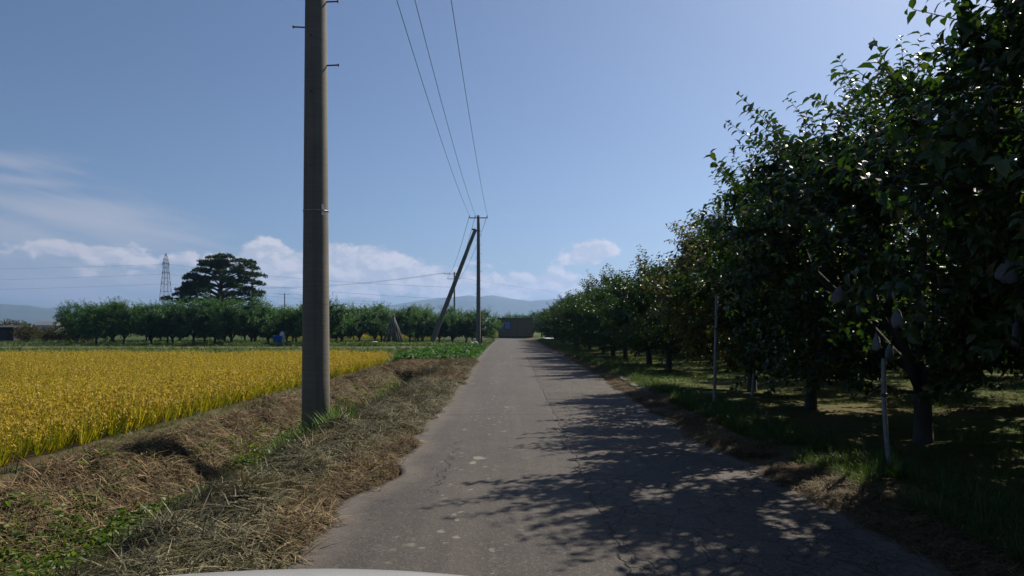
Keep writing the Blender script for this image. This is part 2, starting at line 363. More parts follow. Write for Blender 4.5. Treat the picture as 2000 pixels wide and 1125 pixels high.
def ground_mat():
    m, k, p, out = new_mat('field_ground')
    g = k.n('ShaderNodeNewGeometry'); pos = g.outputs['Position']
    sp = k.n('ShaderNodeSeparateXYZ'); k.t.links.new(pos, sp.inputs[0]); X, Y = sp.outputs[0], sp.outputs[1]
    n0 = k.noise(pos, .012, 4, .6); n1 = k.noise(pos, .35, 4, .6); n2 = k.noise(pos, 2.2, 5, .65); n3 = k.noise(pos, 14, 5, .7)
    Xn = k.m('ADD', X, k.m('MULTIPLY', k.m('SUBTRACT', n2, .5), .7)); Yn = k.m('ADD', Y, k.m('MULTIPLY', k.m('SUBTRACT', n1, .5), 2.0))
    grass = k.mix(k.ss(n2, .3, .7), (.0266, .0547, .0106), (.0418, .0669, .0152))
    grass = k.mix(k.m('MULTIPLY', k.ss(n1, .45, .7), .6), grass, (.057, .0684, .0198))
    far = k.mix(k.ss(n0, .45, .6), grass, (.1976, .152, .038))
    c = k.mix(k.ss(Y, 150, 260), grass, far)
    # cut verge: soil under straw
    soil = k.mix(k.ss(n3, .3, .7), (.038, .0258, .0152), (.076, .0532, .0304))
    soil = k.mix(k.m('MULTIPLY', k.ss(n2, .5, .7), .6), soil, (.0988, .0722, .0418))
    vb = k.m('MULTIPLY', k.m('MULTIPLY', k.ss(Xn, -6.6, -6.0), k.m('SUBTRACT', 1.0, k.ss(X, -.4, 0.0))), k.m('SUBTRACT', 1.0, k.ss(Yn, 31, 36)))
    c = k.mix(vb, c, soil)
    bund = k.m('MULTIPLY', k.m('MULTIPLY', k.ss(Xn, -5.75, -5.45), k.m('SUBTRACT', 1.0, k.ss(Xn, -4.95, -4.75))), k.m('SUBTRACT', 1.0, k.ss(Yn, 31, 36)))
    c = k.mix(k.m('MULTIPLY', bund, .8), c, k.mix(k.ss(n3, .35, .65), (.152, .1254, .0722), (.0912, .0912, .0342)))
    # paddy soil
    pd = k.m('MULTIPLY', k.m('SUBTRACT', 1.0, k.ss(X, -6.3, -5.9)), k.m('SUBTRACT', 1.0, k.ss(Y, 33, 34)))
    c = k.mix(pd, c, (.076, .057, .0266))
    # farm track before the orchard
    trk = k.m('MULTIPLY', k.m('MULTIPLY', k.ss(Yn, 58, 59.5), k.m('SUBTRACT', 1.0, k.ss(Yn, 62, 63.5))), k.m('SUBTRACT', 1.0, k.ss(X, -3.2, -2.6)))
    c = k.mix(k.m('MULTIPLY', trk, .75), c, (.1444, .1254, .0836))
    # right verge and orchard floor
    rv = k.m('MULTIPLY', k.ss(X, 1.8, 2.2), k.m('SUBTRACT', 1.0, k.ss(Xn, 3.1, 3.5)))
    c = k.mix(k.m('MULTIPLY', rv, .9), c, k.mix(k.ss(n3, .35, .65), (.0912, .0608, .0342), (.152, .1026, .057)))
    of = k.m('MULTIPLY', k.ss(Xn, 3.2, 3.7), k.m('SUBTRACT', 1.0, k.ss(Y, 110, 140)))
    fl = k.mix(k.ss(n2, .35, .62), (.0418, .076, .0137), (.0912, .095, .0228))
    fl = k.mix(k.m('MULTIPLY', k.m('MULTIPLY', k.ss(n1, .42, .62), k.m('SUBTRACT', 1.0, k.ss(Y, 14, 26))), .8), fl, (.114, .0836, .038))
    c = k.mix(of, c, fl)
    k.put(p.inputs['Base Color'], c); p.inputs['Roughness'].default_value = .95; p.inputs['Specular IOR Level'].default_value = .1
    bump(k, p, k.m('ADD', n3, k.m('MULTIPLY', n2, .6)), .05)
    return m
ground_m = ground_mat()
def hill_mat():
    m, k, p, out = new_mat('wooded_hill')
    g = k.n('ShaderNodeNewGeometry'); n = k.noise(g.outputs['Position'], .004, 6, .65)
    k.put(p.inputs['Base Color'], k.mix(k.ss(n, .35, .65), (.03, .05, .025), (.05, .07, .035))); p.inputs['Roughness'].default_value = 1
    return m
hill_m = hill_mat()

# ------------------------------------------------------------------ ground, road, hills
YS = np.array([-4, 0, 4, 5.5, 6.2, 7.5, 9, 12, 16, 21, 30, 46, 74, 102, 112, 118, 122])
XL = np.array([-1.55, -1.55, -1.58, -1.5, -1.42, -1.27, -1.32, -1.38, -1.42, -1.48, -1.7, -2.0, -2.3, -2.5, -3.6, -7.0, -16])
XR = np.array([2.75, 2.75, 2.75, 2.72, 2.7, 2.62, 2.6, 2.58, 2.62, 2.75, 2.9, 2.95, 2.95, 2.1, 1.4, -.8, -8.0])
def road_l(y): return np.interp(y, YS, XL) + (fbm(np.asarray(y) * 1.3, np.asarray(y) * 0 + .5, 3, 3) - .5) * .42
def road_r(y): return np.interp(y, YS, XR) + (fbm(np.asarray(y) * .9, np.asarray(y) * 0 + .5, 3, 9) - .5) * .4
DX = np.array([-60, -8, -6.2, -5.6, -5.1, -4.75, -4.45, -4.15, -3.85, -3.55, -3.3, -3.05, -2.75, -2.45, -2.0, -1.6, -1.3, 0])
DZ = np.array([-.1, -.1, -.09, -.03, .0, .03, .02, -.16, -.40, -.50, -.46, -.30, -.10, .03, .05, .015, -.03, -.06])
FZ = np.array([-.1, -.1, -.09, -.03, .0, .02, .02, .0, -.03, -.05, -.05, -.03, .0, .03, .04, .012, -.03, -.06])
RXs = np.array([0, 2.3, 2.75, 3.1, 3.6, 4.2, 6, 12, 40, 100]); RZ = np.array([-.06, -.05, .0, .04, .09, .08, .03, .0, 0, 0])
def gz(x, y):
    x = np.asarray(x, float); y = np.asarray(y, float)
    t = np.clip((y - 24.9) / .5, 0, 1); t = t * t * (3 - 2 * t)
    wob = (fbm(y * .45, x * 0 + 3.3, 2, 21) - .5) * .3
    left = np.interp(x + wob * (np.abs(x + 3.6) < 1.6), DX, DZ) * (1 - t) + np.interp(x, DX, FZ) * t
    flat = np.clip((y - 31) / 5, 0, 1); left = np.where(x < -1.5, left * (1 - flat), left)
    z = np.where(x < 0, left, np.interp(x, RXs, RZ))
    near = np.clip(1 - (np.hypot(x, y) - 40) / 60, 0, 1)
    onroad = (x > road_l(y) + .1) & (x < road_r(y) - .1) & (y < 124)
    rough = (fbm(x * 1.1, y * 1.1, 3, 5) - .5) * .12 + (fbm(x * 4.2, y * 4.2, 2, 8) - .5) * .11 * (x < 2)
    crest = np.exp(-((x + 4.35) / .3) ** 2) * np.clip(vnoise(x * 3, y * 2.2, 31) - .45, 0, 1) * .42 * (y < 27)
    verge = np.exp(-((x + 2.15) / .45) ** 2) * np.clip(vnoise(x * 2.5, y * 1.8, 41) - .4, 0, 1) * .34 * (y < 27)
    paddy = (x < -5.7) & (y < 34)
    z = z + np.where(onroad, 0, (rough * np.where(paddy, .3, 1) + crest + verge)) * near
    z = np.where(onroad, -.07, z)
    far = np.clip((np.hypot(x, y) - 150) / 400, 0, 1)
    return z * (1 - far)

def build_ground():
    xs = np.concatenate([-np.geomspace(6300, 60, 14), np.arange(-54, -8, 3.0), np.arange(-7.6, 6.0, .11), np.arange(6.2, 24, .6), np.arange(26, 60, 4.0), np.geomspace(64, 6300, 14)])
    ys = np.concatenate([-np.geomspace(6300, 10, 12), np.arange(-6, 2.5, .8), np.arange(2.6, 24, .12), np.arange(24.2, 44, .3), np.arange(45, 130, 1.5), np.geomspace(134, 6300, 18)])
    Xg, Yg = np.meshgrid(xs, ys); Z = gz(Xg, Yg); nx, ny = len(xs), len(ys)
    V = np.stack([Xg.ravel(), Yg.ravel(), Z.ravel()], 1)
    i = np.arange(ny - 1)[:, None] * nx + np.arange(nx - 1)[None]; i = i.ravel()
    me = mk('ground', V, np.stack([i, i + 1, i + nx + 1, i + nx], 1), ground_m, smooth=True)
    tag(link('ground', me), kind='structure')
build_ground()

def build_road():
    ys = np.concatenate([np.arange(-4, 26, .12), np.arange(26, 122, .5)]); nc = 26
    l, r = road_l(ys), road_r(ys); u = np.linspace(0, 1, nc)
    u = np.concatenate([[0.0, .004], np.linspace(.02, .98, nc - 4), [.996, 1.0]])
    Xg = l[:, None] + (r - l)[:, None] * u[None]; Yg = np.repeat(ys[:, None], nc, 1)
    Z = .012 + .02 * np.sin(u * PI)[None] + (fbm(Xg * .8, Yg * .4, 2, 77) - .5) * .02
    Z[:, 0] = -.08; Z[:, -1] = -.08
    V = np.stack([Xg.ravel(), Yg.ravel(), Z.ravel()], 1); ny = len(ys)
    i = (np.arange(ny - 1)[:, None] * nc + np.arange(nc - 1)[None]).ravel()
    me = mk('road', V, np.stack([i, i + 1, i + nc + 1, i + nc], 1), asphalt_m, smooth=True)
    e = np.minimum(Xg - l[:, None], r[:, None] - Xg).ravel()
    at = me.attributes.new('edge', 'FLOAT', 'POINT'); at.data.foreach_set('value', e.astype(np.float32))
    tag(link('road', me), kind='structure')
build_road()

def hills(name, pts, Y, depth, seed):
    px = np.arange(pts[0][0], pts[-1][0], 6.0); py = np.interp(px, [a for a, b in pts], [b for a, b in pts])
    py = py + (fbm(px / 45, px * 0 + seed, 4, seed) - .5) * 5
    top = np.maximum((HY - py) * Y / F, 2.0) + CH; x0 = (px - CX) * Y / F
    rows = [(-1.0, .0), (-.75, .16), (-.5, .40), (-.28, .68), (-.1, .93), (0, 1.0), (.15, .9), (.5, .5), (1.0, .0)]
    V = []
    for i, (d, h) in enumerate(rows):
        rough = (fbm(x0 / 420, x0 * 0 + i * .8, 4, seed + 5) - .5) * .55 * (0 < h < 1)
        V.append(np.stack([x0 * (1 + d * depth / Y), np.full_like(x0, Y + d * depth), np.maximum(top * np.clip(h + rough * h * (1 - h) * 3, 0, 1), -1)], 1))
    n = len(px); V = np.concatenate(V); i = (np.arange(len(rows) - 1)[:, None] * n + np.arange(n - 1)[None]).ravel()
    tag(link(name, mk(name, V, np.stack([i, i + 1, i + n + 1, i + n], 1), hill_m, smooth=True)), kind='structure')
hills('hills_centre', [(560, 632), (640, 618), (700, 604), (776, 594), (836, 586), (873, 581), (916, 577), (936, 581), (961, 576), (990, 580), (1035, 588), (1080, 585), (1180, 575), (1400, 590), (1700, 600), (2300, 620), (2600, 634)], 4600, 1100, 4)
hills('hills_left', [(-700, 625), (-500, 602), (-300, 592), (0, 594), (62, 597), (102, 603), (150, 612), (230, 624), (330, 636)], 3600, 800, 8)
hills('hills_left_far', [(40, 612), (90, 602), (124, 597), (149, 601), (200, 606), (300, 612), (450, 622), (620, 634)], 5000, 1000, 12)

# ------------------------------------------------------------------ foliage tools
LEAF8 = (np.array([(0, 0, 0), (.32, -.5, .10), (.32, 0, .0), (.32, .5, .10), (.68, -.42, .0), (.68, 0, -.1), (.68, .42, .0), (1, 0, -.3)]),
         np.array([(0, 1, 2), (0, 2, 3), (1, 4, 5), (1, 5, 2), (2, 5, 6), (2, 6, 3), (4, 7, 5), (5, 7, 6)]))
LEAF2 = (np.array([(0, 0, 0), (.45, -.5, .08), (.45, .5, .08), (1, 0, -.2)]), np.array([(0, 1, 3), (0, 3, 2)]))
def unit(v): return v / (np.linalg.norm(v, axis=-1, keepdims=True) + 1e-9)
def leaves(P, D, N, L, ratio, tmpl):
    T, Fc = tmpl; D = unit(D); Sd = unit(np.cross(N, D)); Nn = np.cross(D, Sd); L = L[:, None, None]
    V = P[:, None] + L * (T[None, :, 0:1] * D[:, None] + T[None, :, 1:2] * ratio * Sd[:, None] + T[None, :, 2:3] * Nn[:, None])
    n, m = len(P), len(T)
    return V.reshape(-1, 3), (Fc[None] + (np.arange(n) * m)[:, None, None]).reshape(-1, 3), m
def blades(P, D, L, Wd, droop, r, segs=2):
    """grass blades: strips that taper and bend over"""
    n = len(P); D = unit(D); hor = unit(np.stack([-D[:, 1], D[:, 0], np.zeros(n)], 1) + 1e-4)
    t = np.linspace(0, 1, segs + 1)
    ctr = P[:, None] + L[:, None, None] * (t[None, :, None] * D[:, None]) ; ctr[:, :, 2] -= (droop * L)[:, None] * (t ** 2)[None]
    wd = Wd[:, None] * (1 - t * .88)[None]
    A = ctr - hor[:, None] * wd[:, :, None] / 2; B = ctr + hor[:, None] * wd[:, :, None] / 2
    V = np.stack([A, B], 2).reshape(n, -1, 3); m = 2 * (segs + 1)
    q = np.array([(2 * i, 2 * i + 1, 2 * i + 3, 2 * i + 2) for i in range(segs)])
    return V.reshape(-1, 3), (q[None] + (np.arange(n) * m)[:, None, None]).reshape(-1, 4), np.repeat(r, m)

def apple_meshes(seed, h, rad, nsub, nshoot, leaf_len, tmpl, step, mat, low=.55, twig=True, spur=22, spike=1.45, whips=0):
    g = np.random.default_rng(seed); mb = MB()
    th = g.uniform(.75, 1.0); lean = g.normal(0, .06, 2)
    tp = np.array([(0, 0, -.1), (0, 0, .05), (lean[0] * .5, lean[1] * .5, th * .5), (lean[0], lean[1], th)])
    mb.tube(tp, [.17, .125, .105, .11], 9)
    limb = []; nl = 7
    for i in range(nl):
        a = i * 2 * PI / nl + g.uniform(-.3, .3); out = rad * g.uniform(.45, .72); top = g.uniform(.45, .8) * h
        if i == nl - 1: out *= .25; top = h * .84
        t = np.linspace(0, 1, 7)[:, None]; e = np.array([math.cos(a) * out, math.sin(a) * out, top])
        p0 = tp[-1] - np.array([0, 0, g.uniform(.02, .3)])
        mid = p0 + (e - p0) * .45 + np.array([math.cos(a) * out * .28, math.sin(a) * out * .28, -.1])
        P = (1 - t) ** 2 * p0 + 2 * t * (1 - t) * mid + t ** 2 * e + g.normal(0, .035, (7, 3)) * np.array([1, 1, .6]) * (t > 0)
        mb.tube(P, np.linspace(.075, .022, 7), 6); limb.append(P)
    LP = np.concatenate([l[1:] for l in limb])
    top_ = h * (.86 if whips else .92); zc = (top_ + low) / 2; rz = (top_ - low) / 2
    sub = []
    while len(sub) < nsub:
        q = g.normal(0, 1, 3); q /= np.linalg.norm(q); q *= g.uniform(.35, 1) ** .55
        bulge = .82 + .36 * vnoise(math.atan2(q[1], q[0]) * 1.4 + 9, q[2] * 2 + 5, seed)
        q = np.array([q[0] * rad * bulge, q[1] * rad * bulge, zc + q[2] * rz])
        if math.hypot(q[0], q[1]) < .7 and q[2] < 1.0: continue
        i = np.argmin(np.linalg.norm(LP - q, axis=1) + .5 * np.maximum(0, LP[:, 2] - q[2])); p0 = LP[i]
        t = np.linspace(0, 1, 5)[:, None]; mid = (p0 + q) / 2 + np.array([0, 0, .12]) + g.normal(0, .08, 3)
        P = (1 - t) ** 2 * p0 + 2 * t * (1 - t) * mid + t ** 2 * q
        if twig: mb.tube(P, np.linspace(.018, .008, 5), 4, False)
        sub.append(P)
    LPs, LD, LN = [], [], []
    for P in sub:
        outv = P[-1] * np.array([1, 1, 0]); outv = outv / (np.linalg.norm(outv) + 1e-6)
        hi = (P[-1][2] - low) / (h - low)
        for j in range(nshoot):
            b = P[-1] if j < 2 else P[int(g.integers(1, 5))] + g.normal(0, .05, 3)
            d = outv * g.uniform(.2, .9) + np.array([0, 0, g.uniform(.1, 1.0) * (.15 + hi * 1.1) - .25 * (hi < .35)]) + g.normal(0, .38, 3)
            d /= np.linalg.norm(d); ln = g.uniform(.3, .62) * (1 + (spike - 1) * (hi > .66) * (g.random() < .5))
            bend = np.array([0, 0, g.uniform(-.12, .16)])
            n = max(4, int(ln / step)); t = (np.arange(n) + g.random(n) * .5) / n
            Q = b + d * (t * ln)[:, None] + bend * (t ** 2)[:, None] * ln
            if twig: mb.tube([b, b + d * ln * .5 + bend * ln * .25, b + d * ln + bend * ln], [.006, .005, .003], 3, False)
            ph = g.uniform(0, 6.28) + np.arange(n) * 2.4
            a1 = unit(np.cross(d, np.array([.3, .2, 1.0]))); a2 = np.cross(d, a1)
            rd = np.cos(ph)[:, None] * a1 + np.sin(ph)[:, None] * a2
            LPs.append(Q); LD.append(d * .55 + rd * .85 + np.array([0, 0, -.12]) + g.normal(0, .2, (n, 3)))
            LN.append(d * .7 + np.array([0, 0, .75]) + g.normal(0, .35, (n, 3)))
        if spur:
            t = g.random(spur); k = np.minimum((t * 4).astype(int), 3); Q = P[k] + (P[k + 1] - P[k]) * (t * 4 - k)[:, None] + g.normal(0, .05, (spur, 3))
            LPs.append(Q); LD.append(g.normal(0, 1, (spur, 3)) + np.array([0, 0, .1])); LN.append(g.normal(0, .5, (spur, 3)) + np.array([0, 0, 1.0]))
    ends = sorted((p[-1] for p in sub), key=lambda p: -(p[2] + .55 * math.hypot(p[0], p[1])))[:whips * 2]
    for w in range(whips):                                   # long young shoots that stick out of the crown
        b = ends[int(g.integers(0, len(ends)))]; o = b * np.array([1, 1, 0]) / (math.hypot(b[0], b[1]) + .3)
        d = o * g.uniform(.15, .9) + np.array([0, 0, g.uniform(.55, 1.1)]) + g.normal(0, .18, 3); d /= np.linalg.norm(d); ln = g.uniform(.65, 1.2)
        n = int(ln / .042); t = (np.arange(n) + g.random(n) * .4) / n; bend = o * g.uniform(-.1, .25) + np.array([0, 0, g.uniform(-.2, .05)])
        Q = b + d * (t * ln)[:, None] + bend * (t ** 2)[:, None] * ln
        if twig: mb.tube(Q[:: max(1, n // 5)], np.linspace(.008, .003, len(Q[:: max(1, n // 5)])), 4, False)
        ph = g.uniform(0, 6.28) + np.arange(n) * 2.4; a1 = unit(np.cross(d, np.array([.3, .2, 1.0]))); a2 = np.cross(d, a1); rd = np.cos(ph)[:, None] * a1 + np.sin(ph)[:, None] * a2
        LPs.append(Q); LD.append(d * .35 + rd * .95 + np.array([0, 0, -.1]) + g.normal(0, .15, (n, 3))); LN.append(d * .8 + np.array([0, 0, .6]) + g.normal(0, .25, (n, 3)))
    P, D, N = np.concatenate(LPs), np.concatenate(LD), np.concatenate(LN)
    L = leaf_len * g.uniform(.7, 1.2, len(P))
    V, Fc, m = leaves(P, D, N, L, .58, tmpl)
    return mb.mesh('trunk', bark, True), mk('crown', V, Fc, mat, rnd=np.repeat(g.random(len(P)), m))

def plant_tree(name, meshes, loc, rz, s, label, cat, group=None, leafmat=None):
    r = empty(name, (loc[0], loc[1], float(gz(loc[0], loc[1])) - .02), rz, s)
    tag(r, label, cat, group)
    link('trunk', meshes[0], r); c = link('crown', meshes[1], r)
    if leafmat:
        c.material_slots[0].link = 'OBJECT'; c.material_slots[0].material = leafmat
    return r

ORD = 'first second third fourth fifth sixth seventh eighth ninth tenth eleventh twelfth thirteenth fourteenth fifteenth sixteenth seventeenth eighteenth nineteenth twentieth'.split()
ORD += ['twenty-' + o for o in ORD[:9]] + ['thirtieth'] + ['thirty-' + o for o in ORD[:9]]

near_a = apple_meshes(11, 5.35, 2.4, 190, 9, .118, LEAF8, .036, apple_leaf, low=.58, spike=1.9, whips=95)
near_b = apple_meshes(23, 5.05, 2.5, 190, 9, .116, LEAF8, .036, apple_leaf, low=.6, spike=1.9, whips=95)
mid_v = [apple_meshes(31 + i, 4.5, 2.45, 170, 9, .14, LEAF2, .045, apple_leaf, low=.4, spike=1.7, whips=50, twig=False) for i in range(3)]
far_v = [apple_meshes(51 + i, 4.7, 2.3, 120, 9, .17, LEAF2, .06, far_leaf, low=(.45, .75, .55, .95)[i], twig=False, spur=18, spike=2.0, whips=34) for i in range(4)]

# ------------------------------------------------------------------ right-hand orchard
row1 = [(5.35, 5.4, near_a, .3, 1.03), (5.2, 9.3, near_b, 2.1, 1.0), (5.4, 13.3, near_a, 3.9, .9), (5.6, 17.2, near_b, 5.1, .93)]
y = 25.6
while y < 108:
    row1.append((5.35 + rng.uniform(-.3, .3) + (.5 if y > 100 else 0), y, mid_v[int(rng.integers(0, 3))], rng.uniform(0, 6.28), rng.uniform(.88, 1.06))); y += 4.6 + rng.uniform(-.4, .4)
names1 = ['huge dark leafy apple tree nearest the camera, at the right edge', 'tall dark apple tree whose shoots stand highest over the road, behind the bent stake',
          'dark apple tree just behind the straight grey roadside stake', 'yellowing apple tree in the roadside row beyond the tall straight stake']
for i, (x, yy, v, rz, s) in enumerate(row1):
    lab = names1[i] if i < 4 else f'green apple tree in the right roadside row, {ORD[i]} from the camera'
    plant_tree('apple_tree', v, (x, yy), rz, s, lab, 'tree', 'apple trees along the right side of the road', yellow_leaf if i == 3 else None)
for k, x0 in enumerate((10.2, 15.2, 20.4)):
    y = 3.5 + k * 1.7; q = 0
    while y < (100, 84, 60)[k]:
        v = near_b if (k == 0 and y < 14) else mid_v[int(rng.integers(0, 3))]
        plant_tree('apple_tree', v, (x0 + rng.uniform(-.4, .4), y), rng.uniform(0, 6.28), rng.uniform(.9, 1.08),
                   (f'shaded apple tree in the second row right of the road, {ORD[q]} from the camera', 'shaded apple tree in the third row right of the road', 'shaded apple tree in the fourth row right of the road')[k], 'tree',
                   ('second row of apple trees right of the road', 'third row of apple trees right of the road', 'fourth row of apple trees right of the road')[k]); q += 1
        y += 4.8 + rng.uniform(-.4, .4)

# ------------------------------------------------------------------ left orchard behind the rice field
front = []
px_t = [188, 243, 296, 338, 378, 420, 452, 490, 524, 560, 598, 640, 668, 702, 733, 800, 826, 858, 884, 910, 940]
for i, px in enumerate(px_t):
    Y = 70 + (px > 640) * 6 + (px > 780) * 3 + rng.uniform(-1.5, 1.5)
    sx = .92 + rng.uniform(-.13, .13) + (.06 if px == 188 else 0)
    plant_tree('orchard_tree', far_v[i % 4], ((px - CX) * Y / F, Y), rng.uniform(0, 6.28), sx * (1.02 if px < 760 else .9),
               f'leafy apple tree in the front row across the rice field, {ORD[i]} from the left end', 'tree', 'front row of the orchard beyond the rice field')
for k, Y0 in enumerate((77, 84, 92)):
    x = -46.0
    while x < -7.0:
        if not (k == 1 and -41 < x < -36):
            plant_tree('orchard_tree', far_v[int(rng.integers(0, 4))], (x + rng.uniform(-.5, .5), Y0 + 6 * (x > -22) + rng.uniform(-1, 1)), rng.uniform(0, 6.28), rng.uniform(.84, 1.0),
                       'apple tree half hidden behind the front row across the rice field', 'tree', 'rear rows of the orchard beyond the rice field')
        x += 4.3 + rng.uniform(-.5, .5)
for i, (px, Y, s) in enumerate([(985, 138, .95), (1003, 140, 1.05), (1022, 137, 1.0), (1040, 136, 1.05), (1058, 134, 1.0), (966, 139, .9)]):
    plant_tree('orchard_tree', far_v[i % 4], ((px - CX) * Y / F, Y), i * 1.3, s, 'apple tree rising behind the roof of the brown shed', 'tree', 'apple trees behind the brown shed')

# ------------------------------------------------------------------ pine
def build_pine():
    g = np.random.default_rng(5); Yp = 97.0; xp = (430 - CX) * Yp / F
    r = empty('pine_tree', (xp, Yp, 0)); tag(r, 'large dark spreading pine tree towering over the orchard', 'tree')
    mb = MB(); zt = [0, 2, 4, 6, 8, 10]
    tr = np.array([(.0 + .15 * math.sin(z), .1 * math.cos(z), z) for z in zt]); mb.tube(tr, [.55, .45, .38, .32, .22, .08], 10)
    s = Yp / F; pads = []
    # pad centres as offsets of the outline (photo pixels from the trunk at 430, 643), spread in depth
    outline = [(-42, 528), (-30, 512), (-12, 505), (5, 503), (22, 505), (38, 512), (52, 520), (62, 515), (68, 538), (58, 524), (-62, 545), (-50, 540), (-60, 556), (-78, 566), (-68, 560), (-84, 576), (-55, 572),
               (-36, 530), (72, 540), (64, 552), (74, 556), (60, 566), (70, 572), (78, 580), (45, 545), (30, 530), (10, 522), (-10, 524), (-30, 545), (-20, 560), (-40, 562), (28, 562), (44, 575), (18, 580), (-64, 586), (-100, 585), (-80, 590), (60, 588), (36, 592), (-20, 588)]
    for dx, py in outline: pads.append((dx * s, g.uniform(-1.2, 1.2), CH + (HY - py) * s))
    for i in range(46):
        z = g.uniform(5.2, 10.3); rr = np.interp(z, [5, 7, 9, 10.4], [5.4, 4.6, 3.6, 2.0]) * g.uniform(.5, .95); a = g.uniform(0, 6.28)
        pads.append((rr * math.cos(a), rr * math.sin(a), z))
    VV, FF, RR, n0 = [], [], [], 0
    for p in pads:
        p = np.array(p); zz = max(3.0, p[2] - .3 - .28 * math.hypot(p[0], p[1])); b = np.array([0, 0, zz]); t = np.linspace(0, 1, 6)[:, None]
        mid = (b + p) / 2 + np.array([0, 0, .25]) + g.normal(0, .25, 3)
        P = (1 - t) ** 2 * b + 2 * t * (1 - t) * mid + t ** 2 * (p - np.array([0, 0, .12])); mb.tube(P, np.linspace(.12, .035, 6), 5, False)
        R_ = g.uniform(.55, 1.0); nt = 70
        a = g.uniform(0, 6.28, nt); rr = np.sqrt(g.random(nt)) * R_
        Q = p + np.stack([rr * np.cos(a) * 1.25, rr * np.sin(a) * 1.25, .22 * (1 - (rr / R_) ** 2) + g.normal(0, .09, nt)], 1)
        nd = 7; Q = np.repeat(Q, nd, 0); D = g.normal(0, .75, (len(Q), 3)) + np.array([0, 0, .65]) + (Q - p) * .5
        V, Fc, m = leaves(Q, D, g.normal(0, 1, (len(Q), 3)), g.uniform(.2, .36, len(Q)), .3, LEAF2)
        VV.append(V); FF.append(Fc + n0); RR.append(np.repeat(np.repeat(g.random(nt), nd), m)); n0 += len(V)
    mb.build('trunk', pine_bark, r, True)
    link('crown', mk('crown', np.concatenate(VV), np.concatenate(FF), pine_needle, rnd=np.concatenate(RR)), r)
build_pine()

# ------------------------------------------------------------------ bushes
def bush_meshes(seed, w, h, n, mat, leaf=.16):
    g = np.random.default_rng(seed); mb = MB()
    q = unit(g.normal(0, 1, (n, 3))) * (g.random(n) ** .45)[:, None]
    b = .7 + .6 * vnoise(np.arctan2(q[:, 1], q[:, 0]) * 2 + 7, q[:, 2] * 3 + 4, seed)
    P = np.stack([q[:, 0] * w / 2 * b, q[:, 1] * w / 2 * b, np.maximum(.04, h * (.46 + .46 * q[:, 2] * b))], 1)
    D = unit(q * np.array([1, 1, .6]) + g.normal(0, .6, (n, 3)) + np.array([0, 0, .35]))
    for i in range(7):
        a = g.uniform(0, 6.28); mb.tube([(0, 0, -.05), (math.cos(a) * w * .12, math.sin(a) * w * .12, h * .4), (math.cos(a) * w * .3, math.sin(a) * w * .3, h * .75)], [.03, .022, .01], 5, False)
    V, Fc, m = leaves(P, D, g.normal(0, .6, (n, 3)) + np.array([0, 0, .8]), g.uniform(.7, 1.3, n) * leaf, .5, LEAF2)
    return mb.mesh('stem', bark, True), mk('foliage', V, Fc, mat, rnd=np.repeat(g.random(n), m))
bv = [bush_meshes(80 + i, 3.4, 2.4, 2600, bush_leaf, .2) for i in range(3)]
blabels = ['tall brownish bush at the left edge above the dark hut', 'rounded olive bush just right of the dark hut', 'low olive bush in front of the distant pale house',
           'low brown bush right of the distant pale house', 'brownish bush beside the leftmost orchard tree', 'low olive bush half under the leftmost orchard tree', 'tall bush peeping over the hut at the left edge']
for i, (px, Y, s) in enumerate([(12, 92, 1.15), (54, 85, .9), (92, 88, .72), (118, 88, .8), (145, 88, .85), (172, 86, .8), (36, 95, 1.1)]):
    r = empty('bush', ((px - CX) * Y / F, Y, 0), i * 1.1, s); tag(r, blabels[i], 'bush', 'bushes beyond the rice field')
    link('stem', bv[i % 3][0], r); link('foliage', bv[i % 3][1], r)
yb = bush_meshes(95, 1.7, 1.5, 1500, yellow_flower, .12); r = empty('flowering_bush', ((963 - CX) * 104 / F, 104, 0)); tag(r, 'small yellow flowering bush at the left road edge before the shed', 'bush')
link('stem', yb[0], r); link('foliage', yb[1], r)

